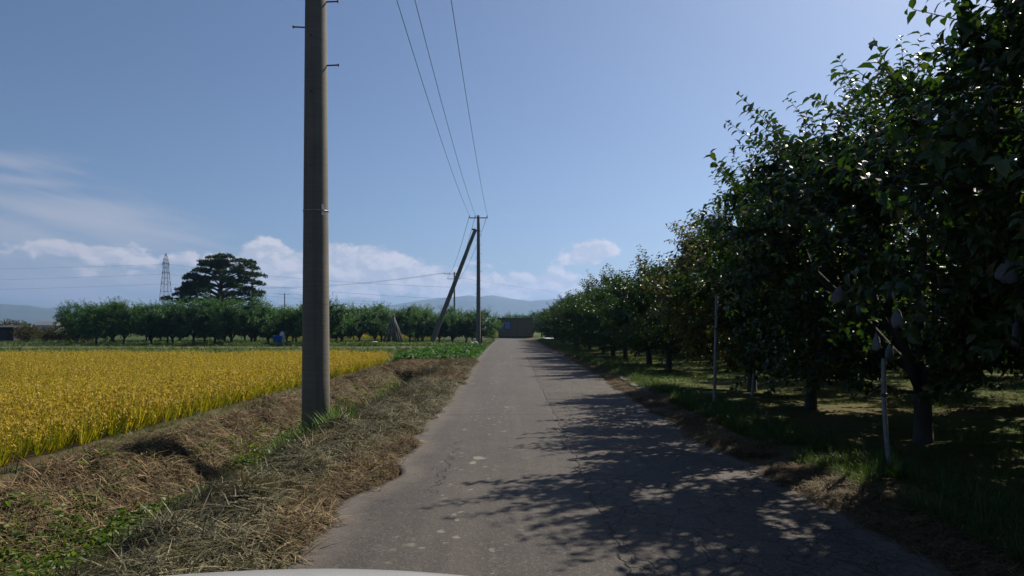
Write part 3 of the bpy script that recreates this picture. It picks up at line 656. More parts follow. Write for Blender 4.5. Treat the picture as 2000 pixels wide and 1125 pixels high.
# ------------------------------------------------------------------ scattered ground cover (stuff)
def scatter(name, pts, rot, scl, variants, label, cat):
    src = bpy.data.collections.new(name + '_source')
    for v in variants:
        src.objects.link(bpy.data.objects.new(name + '_tuft', v))
    me = bpy.data.meshes.new(name); n = len(pts)
    me.vertices.add(n); me.vertices.foreach_set('co', np.asarray(pts, np.float32).ravel())
    a = me.attributes.new('rot', 'FLOAT_VECTOR', 'POINT'); a.data.foreach_set('vector', np.asarray(rot, np.float32).ravel())
    a = me.attributes.new('scl', 'FLOAT', 'POINT'); a.data.foreach_set('value', np.asarray(scl, np.float32))
    a = me.attributes.new('idx', 'INT', 'POINT'); a.data.foreach_set('value', np.random.default_rng(n).integers(0, len(variants), n).astype(np.int32))
    o = link(name, me); tag(o, label, cat, kind='stuff')
    ng = bpy.data.node_groups.new(name + '_scatter', 'GeometryNodeTree')
    ng.interface.new_socket('Geometry', in_out='INPUT', socket_type='NodeSocketGeometry'); ng.interface.new_socket('Geometry', in_out='OUTPUT', socket_type='NodeSocketGeometry')
    N = ng.nodes; L = ng.links; gi = N.new('NodeGroupInput'); go = N.new('NodeGroupOutput')
    ip = N.new('GeometryNodeInstanceOnPoints'); ci = N.new('GeometryNodeCollectionInfo'); ci.inputs['Collection'].default_value = src
    ci.inputs['Separate Children'].default_value = True; ci.inputs['Reset Children'].default_value = True
    def attr(nm, ty):
        x = N.new('GeometryNodeInputNamedAttribute'); x.data_type = ty; x.inputs['Name'].default_value = nm; return x.outputs['Attribute']
    er = N.new('FunctionNodeEulerToRotation'); L.new(attr('rot', 'FLOAT_VECTOR'), er.inputs[0])
    L.new(gi.outputs[0], ip.inputs['Points']); L.new(ci.outputs[0], ip.inputs['Instance']); ip.inputs['Pick Instance'].default_value = True
    L.new(attr('idx', 'INT'), ip.inputs['Instance Index']); L.new(er.outputs[0], ip.inputs['Rotation']); L.new(attr('scl', 'FLOAT'), ip.inputs['Scale'])
    L.new(ip.outputs[0], go.inputs[0])
    md = o.modifiers.new('scatter', 'NODES'); md.node_group = ng
    return o
def on_ground(x, y, dz=0.0): return np.stack([x, y, gz(x, y) + dz], 1)
def tilt_rot(x, y, g, jitter=.15):
    e = .12; sx = (gz(x + e, y) - gz(x - e, y)) / (2 * e); sy = (gz(x, y + e) - gz(x, y - e)) / (2 * e)
    # rotate about z last would lose the slope, so the turn is baked in through XYZ order: x-tilt, y-tilt, then z = 0
    return np.stack([np.arctan(sy) + g.normal(0, jitter, len(x)), -np.arctan(sx) + g.normal(0, jitter, len(x)), g.uniform(-.6, .6, len(x))], 1)

def rice_tuft(seed, lean):
    g = np.random.default_rng(seed); n = 26
    a = g.uniform(0, 6.28, n); P = np.stack([.05 * np.cos(a) * g.random(n), .05 * np.sin(a) * g.random(n), np.zeros(n)], 1)
    D = np.stack([np.cos(a) * g.uniform(.08, .45, n) + lean[0], np.sin(a) * g.uniform(.08, .45, n) + lean[1], np.ones(n)], 1)
    V1, F1, R1 = blades(P, D, g.uniform(.42, .82, n), g.uniform(.008, .015, n), g.uniform(.02, .35, n), g.random(n), 3)
    ne = 14; VV, FF, RR = [V1], [F1], [R1]; n0 = len(V1)
    for i in range(ne):
        an = g.uniform(0, 6.28); d = np.array([math.cos(an) * .5 + lean[0] * 1.6, math.sin(an) * .5 + lean[1] * 1.6, 0]); d /= np.linalg.norm(d) + 1e-6
        b = np.array([.04 * math.cos(an), .04 * math.sin(an), 0]) + d * .09 + np.array([0, 0, g.uniform(.38, .60)])
        t = np.linspace(0, 1, 6); ln = g.uniform(.15, .22)
        c = b + d * (ln * .8 * t)[:, None] + np.stack([t * 0, t * 0, ln * (.5 * t - 1.15 * t ** 2)], 1)
        m = 9; tt = g.random(m); kq = np.minimum((tt * 5).astype(int), 4); Q = c[kq] + (c[kq + 1] - c[kq]) * (tt * 5 - kq)[:, None] + g.normal(0, .008, (m, 3))
        dd = d * .7 + np.array([0, 0, -.8]) + g.normal(0, .45, (m, 3))
        T = np.array([(0, 0, 0), (.5, -.5, 0), (1, 0, 0), (.5, .5, 0)]); D2 = unit(dd); S2 = unit(np.cross(D2, g.normal(0, 1, (m, 3)))); Lg = g.uniform(.03, .05, m)[:, None, None]
        V = (Q[:, None] + Lg * (T[None, :, 0:1] * D2[:, None] + T[None, :, 1:2] * .42 * S2[:, None])).reshape(-1, 3)
        VV.append(V); FF.append((np.arange(m)[:, None] * 4 + np.arange(4)[None]) + n0); n0 += len(V); RR.append(np.repeat(g.random(m), 4))
    mi = np.concatenate([np.zeros(len(F1), int), np.ones(ne * 9, int)])
    return mk('rice_tuft', np.concatenate(VV), np.concatenate(FF), [rice_blade, rice_ear], mi, rnd=np.concatenate(RR))
def build_rice():
    vs_ = [rice_tuft(200 + i, (.10 * math.cos(i), .10 * math.sin(i))) for i in range(7)]
    g = np.random.default_rng(3)
    xs = np.arange(-34, -5.72, .235); ys = np.arange(2.5, 33.3, .2); X, Y = np.meshgrid(xs, ys); X = X.ravel() + g.normal(0, .03, X.size); Y = Y.ravel() + g.normal(0, .04, Y.size)
    k = (X > -.80 * Y - 1.5); X, Y = X[k], Y[k]; n = len(X)
    edge = np.clip((X + 6.5) / .8, 0, 1); lean = np.stack([g.normal(0, .07, n), g.normal(.0, .07, n) + .10, np.where(edge > 0, g.uniform(-.5, .5, n), g.uniform(-PI, PI, n))], 1); lean[:, 1] += edge * np.abs(g.normal(.12, .14, n))
    s = (.80 + .34 * fbm(X * .9, Y * .9, 2, 4)) * g.uniform(.84, 1.12, n)
    scatter('rice_crop', on_ground(X, Y), lean, s, vs_, 'ripe golden rice crop filling the paddy on the left', 'rice')
    X = g.uniform(-38, -13, 3400); Y = g.uniform(112, 145, 3400)
    scatter('distant_rice_crop', on_ground(X, Y), np.stack([X * 0, X * 0, g.uniform(-PI, PI, len(X))], 1), np.full(len(X), 1.35), vs_, 'golden rice seen between the orchard trunks', 'rice')
build_rice()

def straw_clump(seed, mat, n=30, up=.34, ln=(.08, .26), r=.15):
    g = np.random.default_rng(seed); a = g.uniform(0, 6.28, n); main = g.uniform(0, 6.28); ang = main + g.normal(0, .8, n)
    q = np.sqrt(g.random(n)) * r; P = np.stack([q * np.cos(a), q * np.sin(a), .075 * (1 - (q / r) ** 2) * g.uniform(.3, 1, n) + g.uniform(0, .02, n)], 1)
    D = np.stack([np.cos(ang), np.sin(ang), g.normal(up * .4, up, n)], 1)
    V, Fc, RR = blades(P, D, g.uniform(*ln, n), g.uniform(.004, .011, n), g.uniform(.0, .5, n), g.random(n), 2)
    return mk('straw_clump', V, Fc, mat, rnd=RR)
def grass_tuft(seed, mat, n=22, h=(.10, .26), r=.06, w=(.004, .009), droop=(.1, .6)):
    g = np.random.default_rng(seed); a = g.uniform(0, 6.28, n); q = np.sqrt(g.random(n)) * r
    P = np.stack([q * np.cos(a), q * np.sin(a), q * 0 - .01], 1); D = np.stack([np.cos(a) * g.uniform(.1, .8, n), np.sin(a) * g.uniform(.1, .8, n), np.ones(n)], 1)
    V, Fc, RR = blades(P, D, g.uniform(*h, n), g.uniform(*w, n), g.uniform(*droop, n), g.random(n), 3)
    return mk('grass_tuft', V, Fc, mat, rnd=RR)
def weed_tuft(seed, mat, n=16, leaf=(.035, .07), r=.11, h=.12, ratio=.6, tm=LEAF8):
    g = np.random.default_rng(seed); a = g.uniform(0, 6.28, n); q = np.sqrt(g.random(n)) * r
    P = np.stack([q * np.cos(a), q * np.sin(a), g.random(n) * h], 1); D = np.stack([np.cos(a), np.sin(a), g.normal(.35, .4, n)], 1)
    V, Fc, m = leaves(P, D, g.normal(0, .35, (n, 3)) + np.array([0, 0, 1.0]), g.uniform(*leaf, n), ratio, tm)
    return mk('weed_tuft', V, Fc, mat, rnd=np.repeat(g.random(n), m))

def zrot(n, g, j=.12): return np.stack([g.normal(0, j, n), g.normal(0, j, n), g.uniform(-PI, PI, n)], 1)
def build_cover():
    g = np.random.default_rng(17)
    sv = [straw_clump(300 + i, straw) for i in range(9)]; gv = [straw_clump(330 + i, green_straw) for i in range(5)]
    def left(n, ymax=34):
        Y = 3.0 + (ymax - 3.0) * g.random(n) ** 1.3; X = g.uniform(-5.0, -1.25, n); return X, Y
    X, Y = left(17000); onr = X > road_l(Y) + .03 - .16 * g.random(len(X))
    bottom = (np.abs(X + 3.5) < .32) & (Y < 25) & (g.random(len(X)) < .75)
    thin = (X < -4.75) & (g.random(len(X)) < .8)
    olive = (fbm(X * .9, Y * .35, 2, 61) > .47) & (X > -3.0)
    k = ~onr & ~bottom & ~thin
    a = k & ~olive; scatter('cut_dry_grass', on_ground(X[a], Y[a], .0), tilt_rot(X[a], Y[a], g), g.uniform(.7, 1.25, a.sum()) * (1 + Y[a] * .012), sv, 'dry brown cut grass covering the left verge and ditch bank', 'dry grass')
    a = k & olive; scatter('wilted_grass_clippings', on_ground(X[a], Y[a], .01), tilt_rot(X[a], Y[a], g), g.uniform(.7, 1.3, a.sum()) * (1 + Y[a] * .012), gv, 'greyish green wilted grass clippings beside the left road edge', 'clippings')
    # weeds in the ditch
    n = 5200; Y = 3.5 + 21.3 * g.random(n) ** 1.2; X = -3.58 + g.normal(0, 1, n) * np.interp(Y, [4, 8, 12], [.42, .36, .24]); keep = fbm(X * 1.5, Y * .6, 2, 71) > .36; X, Y = X[keep], Y[keep]
    scatter('ditch_weeds', on_ground(X, Y), zrot(len(X), g, .2), g.uniform(.6, 1.2, len(X)), [weed_tuft(360 + i, weed_m) for i in range(5)], 'low green weeds along the bottom of the ditch', 'weeds')
    gt = [grass_tuft(380 + i, grass_m) for i in range(6)]
    n = 900; Y = 3.5 + 22 * g.random(n) ** 1.2; X = -3.55 + g.normal(0, .4, n); X2 = np.concatenate([g.uniform(-5.5, -4.9, 600), g.uniform(-4.9, -1.7, 1500)]); Y2 = np.concatenate([g.uniform(4, 33, 600), 4 + 26 * g.random(1500) ** 1.3]); kk = (X2 < -4.9) | (fbm(X2 * .8, Y2 * .8, 2, 131) > .52); X2, Y2 = X2[kk], Y2[kk]
    X, Y = np.concatenate([X, X2]), np.concatenate([Y, Y2])
    scatter('ditch_grass', on_ground(X, Y), zrot(len(X), g), g.uniform(.4, .9, len(X)), gt, 'short green grass regrowing in the ditch and by the paddy', 'grass')
    # tall clump at the foot of the pole
    n = 120; a = g.uniform(0, 6.28, n); q = .2 + .26 * g.random(n); X, Y = -2.78 + q * np.cos(a), 10.3 + q * np.sin(a)
    scatter('pole_foot_grass', on_ground(X, Y), zrot(n, g), g.uniform(.9, 1.7, n), [grass_tuft(390 + i, tall_grass, 16, (.15, .4), .07, (.007, .014)) for i in range(4)], 'long green grass growing round the foot of the near pole', 'grass')
    # vegetables and grass before the far poles
    n = 2300; X = g.uniform(-5.4, -2.1, n); Y = 33.6 + 22 * g.random(n); k = X < road_l(Y) - .3; X, Y = X[k], Y[k]
    scatter('vegetable_patch', on_ground(X, Y), zrot(len(X), g), g.uniform(.7, 1.3, len(X)), [weed_tuft(400 + i, veg_m, 14, (.12, .22), .16, .22, .5, LEAF8) for i in range(5)], 'bright green leafy vegetables growing beyond the rice', 'vegetables')
    mg = [grass_tuft(420 + i, grass_m, 20, (.12, .3), .16, (.01, .02)) for i in range(5)]
    n = 9000; X = g.uniform(-62, -2.2, n); Y = 33.8 + 66 * g.random(n); k = (X < road_l(Y) - .1) & ~((Y > 57.5) & (Y < 63)) & (X > -.78 * Y); X, Y = X[k], Y[k]
    scatter('meadow_grass', on_ground(X, Y), zrot(len(X), g), g.uniform(.8, 1.7, len(X)), mg, 'green grass between the rice field and the left orchard', 'grass')
    n = 420; X = g.uniform(-30, -5.5, n); Y = g.uniform(64.5, 68.5, n)
    scatter('orchard_edge_weeds', on_ground(X, Y), zrot(n, g), g.uniform(.4, 1.0, n), [weed_tuft(440 + i, weed_m, 40, (.1, .2), .3, .35) for i in range(3)], 'dark leafy weeds along the front of the left orchard', 'weeds')
    # right verge
    n = 8500; Y = 3 + 90 * g.random(n) ** 1.9; X = 3.12 + np.abs(g.normal(0, .42, n)) ; dens = fbm(X, Y * .8, 2, 91) > .36; X, Y = X[dens], Y[dens]
    scatter('right_verge_grass', on_ground(X, Y), zrot(len(X), g), g.uniform(.4, 1.05, len(X)) * (1 + Y * .012), gt, 'green grass strip along the right edge of the road', 'grass')
    n = 26000; Y = 3 + 95 * g.random(n) ** 1.6; X = 3.6 + 15 * g.random(n) ** 1.5; dens = fbm(X * .6, Y * .6, 2, 95) > .42; X, Y = X[dens], Y[dens]
    scatter('orchard_floor_grass', on_ground(X, Y), zrot(len(X), g), g.uniform(.3, .75, len(X)) * (1 + Y * .012), gt, 'short grass on the shaded orchard floor at right', 'grass')
    n = 9500; Y = 3 + 75 * g.random(n) ** 1.7; X = road_r(Y) - .02 + np.abs(g.normal(0, .36, n)) - .12 * g.random(n); dens = fbm(X * .5, Y * .5, 2, 99) > .36; X, Y = X[dens], Y[dens]
    scatter('right_dry_litter', on_ground(X, Y, .015), zrot(len(X), g, .08), g.uniform(.5, 1.0, len(X)), [straw_clump(460 + i, straw, 26, .12, (.06, .2)) for i in range(5)], 'brown dry litter along the right road edge', 'dry grass')
    # loose bits on the asphalt
    n = 340; Y = 4.5 + 40 * g.random(n) ** 1.5; side = g.random(n) < .35; X = np.where(side, road_l(Y) + np.abs(g.normal(0, .3, n)), road_r(Y) - np.abs(g.normal(0, .55, n)))
    scatter('road_litter', np.stack([X, Y, X * 0 + .032], 1), zrot(n, g, .05), g.uniform(.3, .6, n), [straw_clump(470 + i, straw, 5, .03, (.08, .2), .12) for i in range(4)], 'loose straw scattered on the asphalt edges', 'dry grass')
build_cover()

# ------------------------------------------------------------------ poles and cables
def insulator(mb, x, y, z): mb.lathe([(.02, 0), (.02, .08), (.055, .09), (.06, .13), (.035, .14), (.05, .16), (.045, .2), (.02, .22)], 10, (x, y, z))
def utility_pole(loc, height, r0, r1, label, crossarms, steps, arm_h=None, group=None):
    r = empty('utility_pole', loc); tag(r, label, 'utility pole', group)
    mb = MB(); zs = np.linspace(-.35, height, 12); mb.lathe([(r0 + (r1 - r0) * max(z, 0) / height, z) for z in zs], 28); mb.build('shaft', pole_m, r, True)
    for z, sg in steps:
        rr = r0 + (r1 - r0) * z / height; b = MB(); b.bar((sg * (rr - .03), 0, z), (sg * (rr + .17), 0, z + .008), .011, 8); b.bar((sg * (rr + .155), 0, z + .007), (sg * (rr + .175), 0, z + .008), .02, 8)
        b.build('step_bolt', dark_steel, r)
    for z, x0, x1, xs in crossarms:
        a = MB(); a.box(((x0 + x1) / 2, -(r1 + .06), z), (x1 - x0, .075, .09)); arm = a.build('crossarm', dark_steel, r)
        for x in xs:
            b = MB(); insulator(b, x, -(r1 + .06), z + .045); b.build('insulator', porcelain, arm, True)
    return r
ZT = 12.72
PX, PY = -2.797, 10.36; pz = float(gz(PX, PY))
steps = [(5.77 - pz - .0 + i * .9, -1) for i in range(7)] + [(5.23 - pz + i * .9, 1) for i in range(8)]
near = utility_pole((PX, PY, pz), 13.2 - pz, .198, .092, 'thick concrete utility pole standing in the ditch bank near the camera', [(ZT - pz, -.93, .93, (-.9, -.3, .9))], steps)
b = MB(); zb = 3.17 - pz; rb = .198 + (.092 - .198) * zb / 13.2
b.tube([(math.cos(t) * (rb + .004), math.sin(t) * (rb + .004), zb + .006 * math.sin(t)) for t in np.linspace(0, 2 * PI, 41)], [.007] * 41, 6, False)
band = b.build('steel_band', steel, near, True)
b = MB(); ang = R(-42); b.box((math.cos(ang) * (rb + .008), math.sin(ang) * (rb + .008), zb), (.008, .05, .15), ang); b.box((math.cos(ang) * (rb + .016), math.sin(ang) * (rb + .016), zb), (.02, .03, .03), ang); b.build('tag_plate', ferrule, band)
for z in (4.82, 3.78, 2.72, 5.6):
    rr = .198 + (.092 - .198) * (z - pz) / 13.2; a2 = R(-100); b = MB(); b.bar((math.cos(a2) * (rr - .01), math.sin(a2) * (rr - .01), z - pz), (math.cos(a2) * (rr + .018), math.sin(a2) * (rr + .018), z - pz), .011, 8); b.build('bolt_socket', dark_steel, near)

FX, FY = (934.5 - CX) * 74 / F, 74.0
farp = utility_pole((FX, FY, 0), 13.0, .24, .15, 'distant concrete pole at the left road edge held by a slanting strut pole', [(ZT, -.93, .93, (-.9, -.3, .9))], [(2.4 + i * .45, 1 if i % 2 else -1) for i in range(20)])
st = empty('strut_pole', ((843 - CX) * FY / F, FY - .4, 0)); tag(st, 'slanting concrete strut pole leaning against the distant roadside pole', 'utility pole')
topx = FX - .30 - st.location.x
b = MB(); b.tube([(-topx * .04, 0, -.4)] + [(topx * t, .4 * t, 11.6 * t) for t in (0, .25, .5, .75, 1.0)], [.26, .26, .24, .22, .2, .18], 20); b.build('shaft', pole_m, st, True)
b = MB(); b.box((topx * .985 + .2, .4, 11.45), (.75, .1, .1)); b.box((topx * .97 - .08, .4, 11.6), (.32, .12, .14)); b.build('clamp', dark_steel, st)
TX, TY = (887.5 - CX) * 134 / F, 134.0
third = utility_pole((TX, TY, 0), 12.0, .2, .13, 'far pole with two crossarms rising over the orchard behind the strut', [(11.6, -1.9, .5, (-1.8, -.9, .3)), (10.7, -1.3, 1.1, (-1.2, 0, 1.0))], [])
UX, UY = (556 - CX) * 212 / F, 212.0
fourth = utility_pole((UX, UY, 0), 12.0, .2, .14, 'tiny far pole with crossarm above the orchard right of the pine', [(11.6, -1.6, 1.6, (-1.5, 0, 1.5))], [])

def cable(a, b, sag, rad, label, group, n=40, name='power_cable'):
    a = np.array(a, float); b = np.array(b, float); t = np.linspace(0, 1, n)[:, None]
    P = a + (b - a) * t; P[:, 2] -= 4 * sag * (t * (1 - t))[:, 0]
    m = MB(); m.tube(P, [rad] * n, 5, False); o = m.build(name, cable_m, None, True); tag(o, label, 'cable', group); return o
for nm, x in (('left', -.9), ('middle', -.3), ('right', .9)):
    cable((PX + x, PY - .152, ZT + .25), (FX + x, FY - .21, ZT + .25), .85, .013, f'{nm} of the three thin cables from the near pole to the distant roadside pole', 'cables over the left of the road', 60)
    cable((FX + x, FY - .21, ZT + .25), (TX + {-.9: -1.2, -.3: 0, .9: 1.0}[x], TY - .19, 10.95), .9, .02, f'{nm} of the three cables sagging from the distant roadside pole behind the strut', 'cables behind the strut pole')
for nm, x, z, py0 in (('upper', -1.8, 11.85, 561), ('lower', -.9, 11.85, 563)):
    cable((TX + x, TY - .19, z), W(505, py0, 170), .8, .018, f'{nm} thin cable running left from the far pole over the orchard', 'cables over the left orchard')
cable((UX - 1.5, UY - .2, 11.85), W(420, 566, 260), .5, .018, 'faint cable from the tiny far pole towards the pine', 'cables over the left orchard')
cable((UX + 1.5, UY - .2, 11.85), W(760, 590, 200), .5, .018, 'faint cable from the tiny far pole to the right', 'cables over the left orchard')
cable((TX + 1.0, TY - .19, 10.95), W(1180, 579, 175), .4, .015, 'faint cable crossing before the hills behind the shed', 'cables before the centre hills')

# ------------------------------------------------------------------ lattice tower
def pylon():
    Y = 464.0; s = Y / F; xc = (324 - CX) * s; r = empty('lattice_tower', (xc, Y, 0)); tag(r, 'slender steel lattice power tower left of the pine', 'power tower')
    H = CH + (HY - 495) * s
    def wid(z): return np.interp(z, [0, 22, 31, 37, 46, H], [4.4, 2.6, 2.0, 1.45, 1.0, .08])
    lv = [0, 9, 15, 20.5, 25.5, 30, 34, 37.5, 40.5, 43.2, H * .93, H]
    for sx in (-1, 1):
        for sy in (-1, 1):
            b = MB(); b.tube([(sx * wid(z), sy * wid(z), z) for z in lv], [.14] * len(lv), 4); b.build('leg', tower_paint, r)
    for i in range(len(lv) - 2):
        b = MB(); z0, z1 = lv[i], lv[i + 1]; w0, w1 = wid(z0), wid(z1)
        for q in range(4):
            c, sn = [(1, 0), (0, 1), (-1, 0), (0, -1)][q]
            p = lambda u, w, z: (c * w - sn * u * w, sn * w + c * u * w, z)
            b.bar(p(-1, w0, z0), p(1, w1, z1), .065); b.bar(p(1, w0, z0), p(-1, w1, z1), .065); b.bar(p(-1, w1, z1), p(1, w1, z1), .09)
        b.build('bracing', tower_paint, r)
    for py in (515, 533, 552):
        z = CH + (HY - py) * s; w = float(wid(z)); b = MB()
        for sx in (-1, 1):
            e = (sx * (w + .9), 0, z)
            for sy in (-1, 1): b.bar((sx * w, sy * w, z - .4), e, .14); b.bar((sx * w, sy * w, z + 1.0), e, .12)
            b.bar(e, (e[0], 0, z - 1.3), .16, 6)
        b.build('crossarm', tower_paint, r)
    for (pl, pc, nm) in ((523, 515, 'top'), (546, 534, 'middle'), (565, 553, 'bottom')):
        zc = CH + (HY - pc) * s - .5
        cable(W(-260, pl + 4, 520), (xc - 2.6, Y, zc), 1.0, .045, f'{nm} high-voltage line left of the lattice tower', 'high-voltage lines', 24)
        cable((xc + 2.6, Y, zc), W(880, pl + 38, 380), 2.0, .045, f'{nm} high-voltage line right of the lattice tower', 'high-voltage lines', 24)
pylon()

# ------------------------------------------------------------------ shed, hut, house
def shed():
    Y = 126.0; x0, x1 = (973 - CX) * Y / F, (1040 - CX) * Y / F; h = 3.3; r = empty('shed', ((x0 + x1) / 2, Y, 0)); tag(r, 'plain brown shed with a blue window where the road ends', 'shed')
    w = x1 - x0; seam = (1010 - CX) * Y / F - (x0 + x1) / 2; D = 4.5
    b = MB(); b.box(((-w / 2 + seam) / 2, .06, h / 2), (seam + w / 2 - .04, .1, h)); lw = b.build('front_panel', shed_wall, r)
    b = MB(); b.box(((w / 2 + seam) / 2, .06, h / 2), (w / 2 - seam - .04, .1, h)); b.build('front_panel', shed_wall, r)
    b = MB(); b.box((seam, .08, h / 2), (.045, .08, h)); b.build('joint_strip', shed_trim, r)
    for sx in (-1, 1):
        b = MB(); b.box((sx * (w / 2 - .05), D / 2 + .112, h / 2), (.1, D, h)); b.build('side_wall', shed_wall, r)
    b = MB(); b.box((0, D + .17, h / 2), (w, .1, h)); b.build('back_wall', shed_wall, r)
    b = MB(); b.box((0, D / 2 + .1, h + .06), (w + .3, D + .5, .11)); b.build('roof', shed_trim, r)
    b = MB(); b.box((0, .03, .13), (w + .02, .12, .26)); b.build('base_board', shed_trim, r)
    wx = (991.5 - CX) * Y / F - (x0 + x1) / 2; win = MB(); wz = CH + (HY - 635.5) * Y / F; ww, wh = .85, 1.22
    for (cx, cz, dx, dz) in ((0, wh / 2 + .03, ww + .14, .07), (0, -wh / 2 - .03, ww + .14, .07), (-ww / 2 - .03, 0, .07, wh), (ww / 2 + .03, 0, .07, wh), (0, 0, .045, wh)): win.box((wx + cx, -.02, wz + cz), (dx, .07, dz))
    f = win.build('window', shed_trim, r)
    for sx in (-1, 1):
        b = MB(); b.box((wx + sx * ww / 4, -.005, wz), (ww / 2 - .05, .02, wh - .01)); b.build('pane', pane_m, f)
    return r
shed()
def hut():
    Y = 88.0; r = empty('hut', ((12 - CX) * Y / F, Y, 0)); tag(r, 'low dark wooden hut among bushes at the left edge', 'hut')
    b = MB(); b.box((0, 0, .85), (3.4, 2.4, 1.7)); b.build('wall', hut_wood, r)
    b = MB(); b.box((0, -.1, 1.80), (4.0, 3.0, .12), rot=Matrix.Rotation(R(4), 3, 'X')); b.build('roof', shed_trim, r)
    b = MB(); b.box((.5, -1.215, .75), (.8, .03, 1.4)); b.build('door', shed_trim, r)
hut()
def house(px, Y, w, h, label, rh):
    r = empty('house', ((px - CX) * Y / F, Y, 0)); tag(r, label, 'house', 'distant houses at the left')
    b = MB(); b.box((0, 0, h / 2), (w, 6, h)); b.build('wall', house_wall, r)
    e = w / 2 + .5; b = MB(); b.add([(-e, -3.5, h - .15), (e, -3.5, h - .15), (e, 3.5, h - .15), (-e, 3.5, h - .15), (-e + .6, 0, h + rh), (e - .6, 0, h + rh)], [(0, 1, 5, 4), (2, 3, 4, 5), (1, 2, 5), (3, 0, 4), (3, 2, 1, 0)]); b.build('roof', roof_tin, r)
    for i in range(3):
        b = MB(); b.box((-w * .3 + i * w * .3, -3.02, h * .55), (w * .14, .06, h * .32)); b.build('window', plastic_dark, r)
house(97, 230, 7.0, 2.9, 'distant house with a grey roof above the bushes at the left', 1.0)
house(137, 300, 5.0, 2.6, 'smaller pale house right of the grey-roofed one', .8)

# ------------------------------------------------------------------ small things
def stake(px, py, top, rad, label, bend=0.0, Y=None):
    Y = Y or F * CH / (py - HY); x = (px - CX) * Y / F; z = float(gz(x, Y)); Y2 = Y
    tx = (top[0] - CX) * Y / F; tz = CH + (HY - top[1]) * Y / F
    r = empty('support_stake', (x, Y, z)); tag(r, label, 'stake', 'grey support stakes in the right orchard')
    t = np.linspace(0, 1, 8)[:, None]; P = np.array([0, 0, -.2]) * (1 - t) + np.array([tx - x, 0, tz - z]) * t; P[:, 0] += bend * np.sin(t[:, 0] * PI)
    b = MB(); b.tube(P, np.linspace(rad, rad * .85, 8), 10); b.build('pipe', stake_paint, r, True)
    b = MB(); q = P[5]; b.lathe([(rad * 1.05, -.02), (rad * 1.3, -.015), (rad * 1.3, .015), (rad * 1.05, .02)], 10, q); b.build('tie', plastic_dark, r)
stake(1394.5, 801, (1400, 575), .031, 'tall straight grey stake at the right road edge')
stake(1468, 781, (1477, 650), .03, 'grey stake just right of the tall straight one')
stake(1743, 925, (1726, 700), .026, 'bent grey stake nearest the camera under the dark trees', -.03)
stake(1508, 752, (1497, 668), .03, 'short leaning grey stake deep under the trees')
stake(1196, 694, (1200, 650), .035, 'small pale stake leaning under the far right trees')
stake(1118, 674, (1113, 655), .035, 'tiny pale stake at the foot of the far right trees')

def teepee():
    Y = 71.0; r = empty('pole_stack', ((769 - CX) * Y / F, Y, 0)); tag(r, 'grey wooden poles stacked upright like a teepee before the orchard', 'pole stack')
    g = np.random.default_rng(2)
    for i in range(15):
        a = i * 2 * PI / 15 + g.uniform(-.15, .15); ro = g.uniform(.75, 1.15); h = g.uniform(2.6, 3.1)
        b = MB(); b.tube([(ro * math.cos(a), ro * math.sin(a) * .9, -.03), (ro * .5 * math.cos(a + .1), ro * .45 * math.sin(a + .1), h * .52), (-.1 * math.cos(a), -.1 * math.sin(a), h)], [.085, .075, .055], 7); b.build('pole', grey_wood, r, True)
teepee()
def rock(loc, s, label, seed):
    g = np.random.default_rng(seed); prof = []
    an = np.arange(12) * PI / 6; V, n = [], 6
    for i in range(n):
        ph = i / (n - 1) * PI / 2
        for a in an:
            rr = math.cos(ph) * (1 + .25 * (vnoise(a * 2, i * .9, seed) - .5)); V.append((rr * math.cos(a) * s[0], rr * math.sin(a) * s[1], math.sin(ph) * s[2] * (1 + .2 * (vnoise(a, i, seed + 3) - .5)) - .03))
    Fq = [(i * 12 + j, i * 12 + (j + 1) % 12, (i + 1) * 12 + (j + 1) % 12, (i + 1) * 12 + j) for i in range(n - 1) for j in range(12)]
    m = MB(); m.add(V, Fq); o = m.build('rock', rock_m, None, False, loc); tag(o, label, 'rock'); return o
rock(((928 - CX) * 72.5 / F, 72.5, .02), (.36, .3, .34), 'pale white rock at the foot of the distant roadside pole', 5)
rock(((921 - CX) * 72.0 / F, 72.0, .02), (.3, .26, .25), 'darker low stone beside the pale rock at the far pole', 9)
def tub():
    Y = 66.5; x = (542 - CX) * Y / F; r = empty('blue_tub', (x, Y, 0)); tag(r, 'blue plastic tub on a stand under the orchard trees', 'tub')
    b = MB(); b.lathe([(.34, .25), (.40, .85), (.43, .87), (.43, .92), (.37, .92), (.33, .3)], 20); b.build('body', blue_m, r, True)
    for sx in (-1, 1):
        for sy in (-1, 1): q = MB(); q.bar((sx * .24, sy * .24, -.02), (sx * .22, sy * .22, .27), .03, 6); q.build('leg', dark_steel, r)
    r2 = empty('water_tank', (x + .18, Y + .75, 0)); tag(r2, 'white plastic tank standing behind the blue tub', 'tank')
    b = MB(); b.lathe([(.2, 0), (.22, .04), (.22, .5), (.205, .52), (.22, .54), (.22, 1.08), (.18, 1.18), (.1, 1.23), (.1, 1.28), (.02, 1.29)], 20); b.build('body', white_pl, r2, True)
    b = MB(); b.lathe([(.115, 1.285), (.115, 1.33), (.02, 1.335)], 16); b.build('lid', blue_m, r2, True)
tub()
def sack():
    Y = 68.0; x = (731 - CX) * Y / F; r = empty('white_sacks', (x, Y, 0)); tag(r, 'small heap of white sacks beside the stacked poles', 'sacks')
    for i, (dx, z, s) in enumerate(((-.22, .0, .36), (.26, .0, .34), (.0, .24, .32))):
        b = MB(); prof = [(.05, 0), (.8, .08), (1.0, .3), (.95, .5), (.6, .68), (.12, .74)]
        b.lathe([(a * s, c * s * .6) for a, c in prof], 12, (dx, i * .03, z)); b.build('sack', white_m, r, True)
sack()
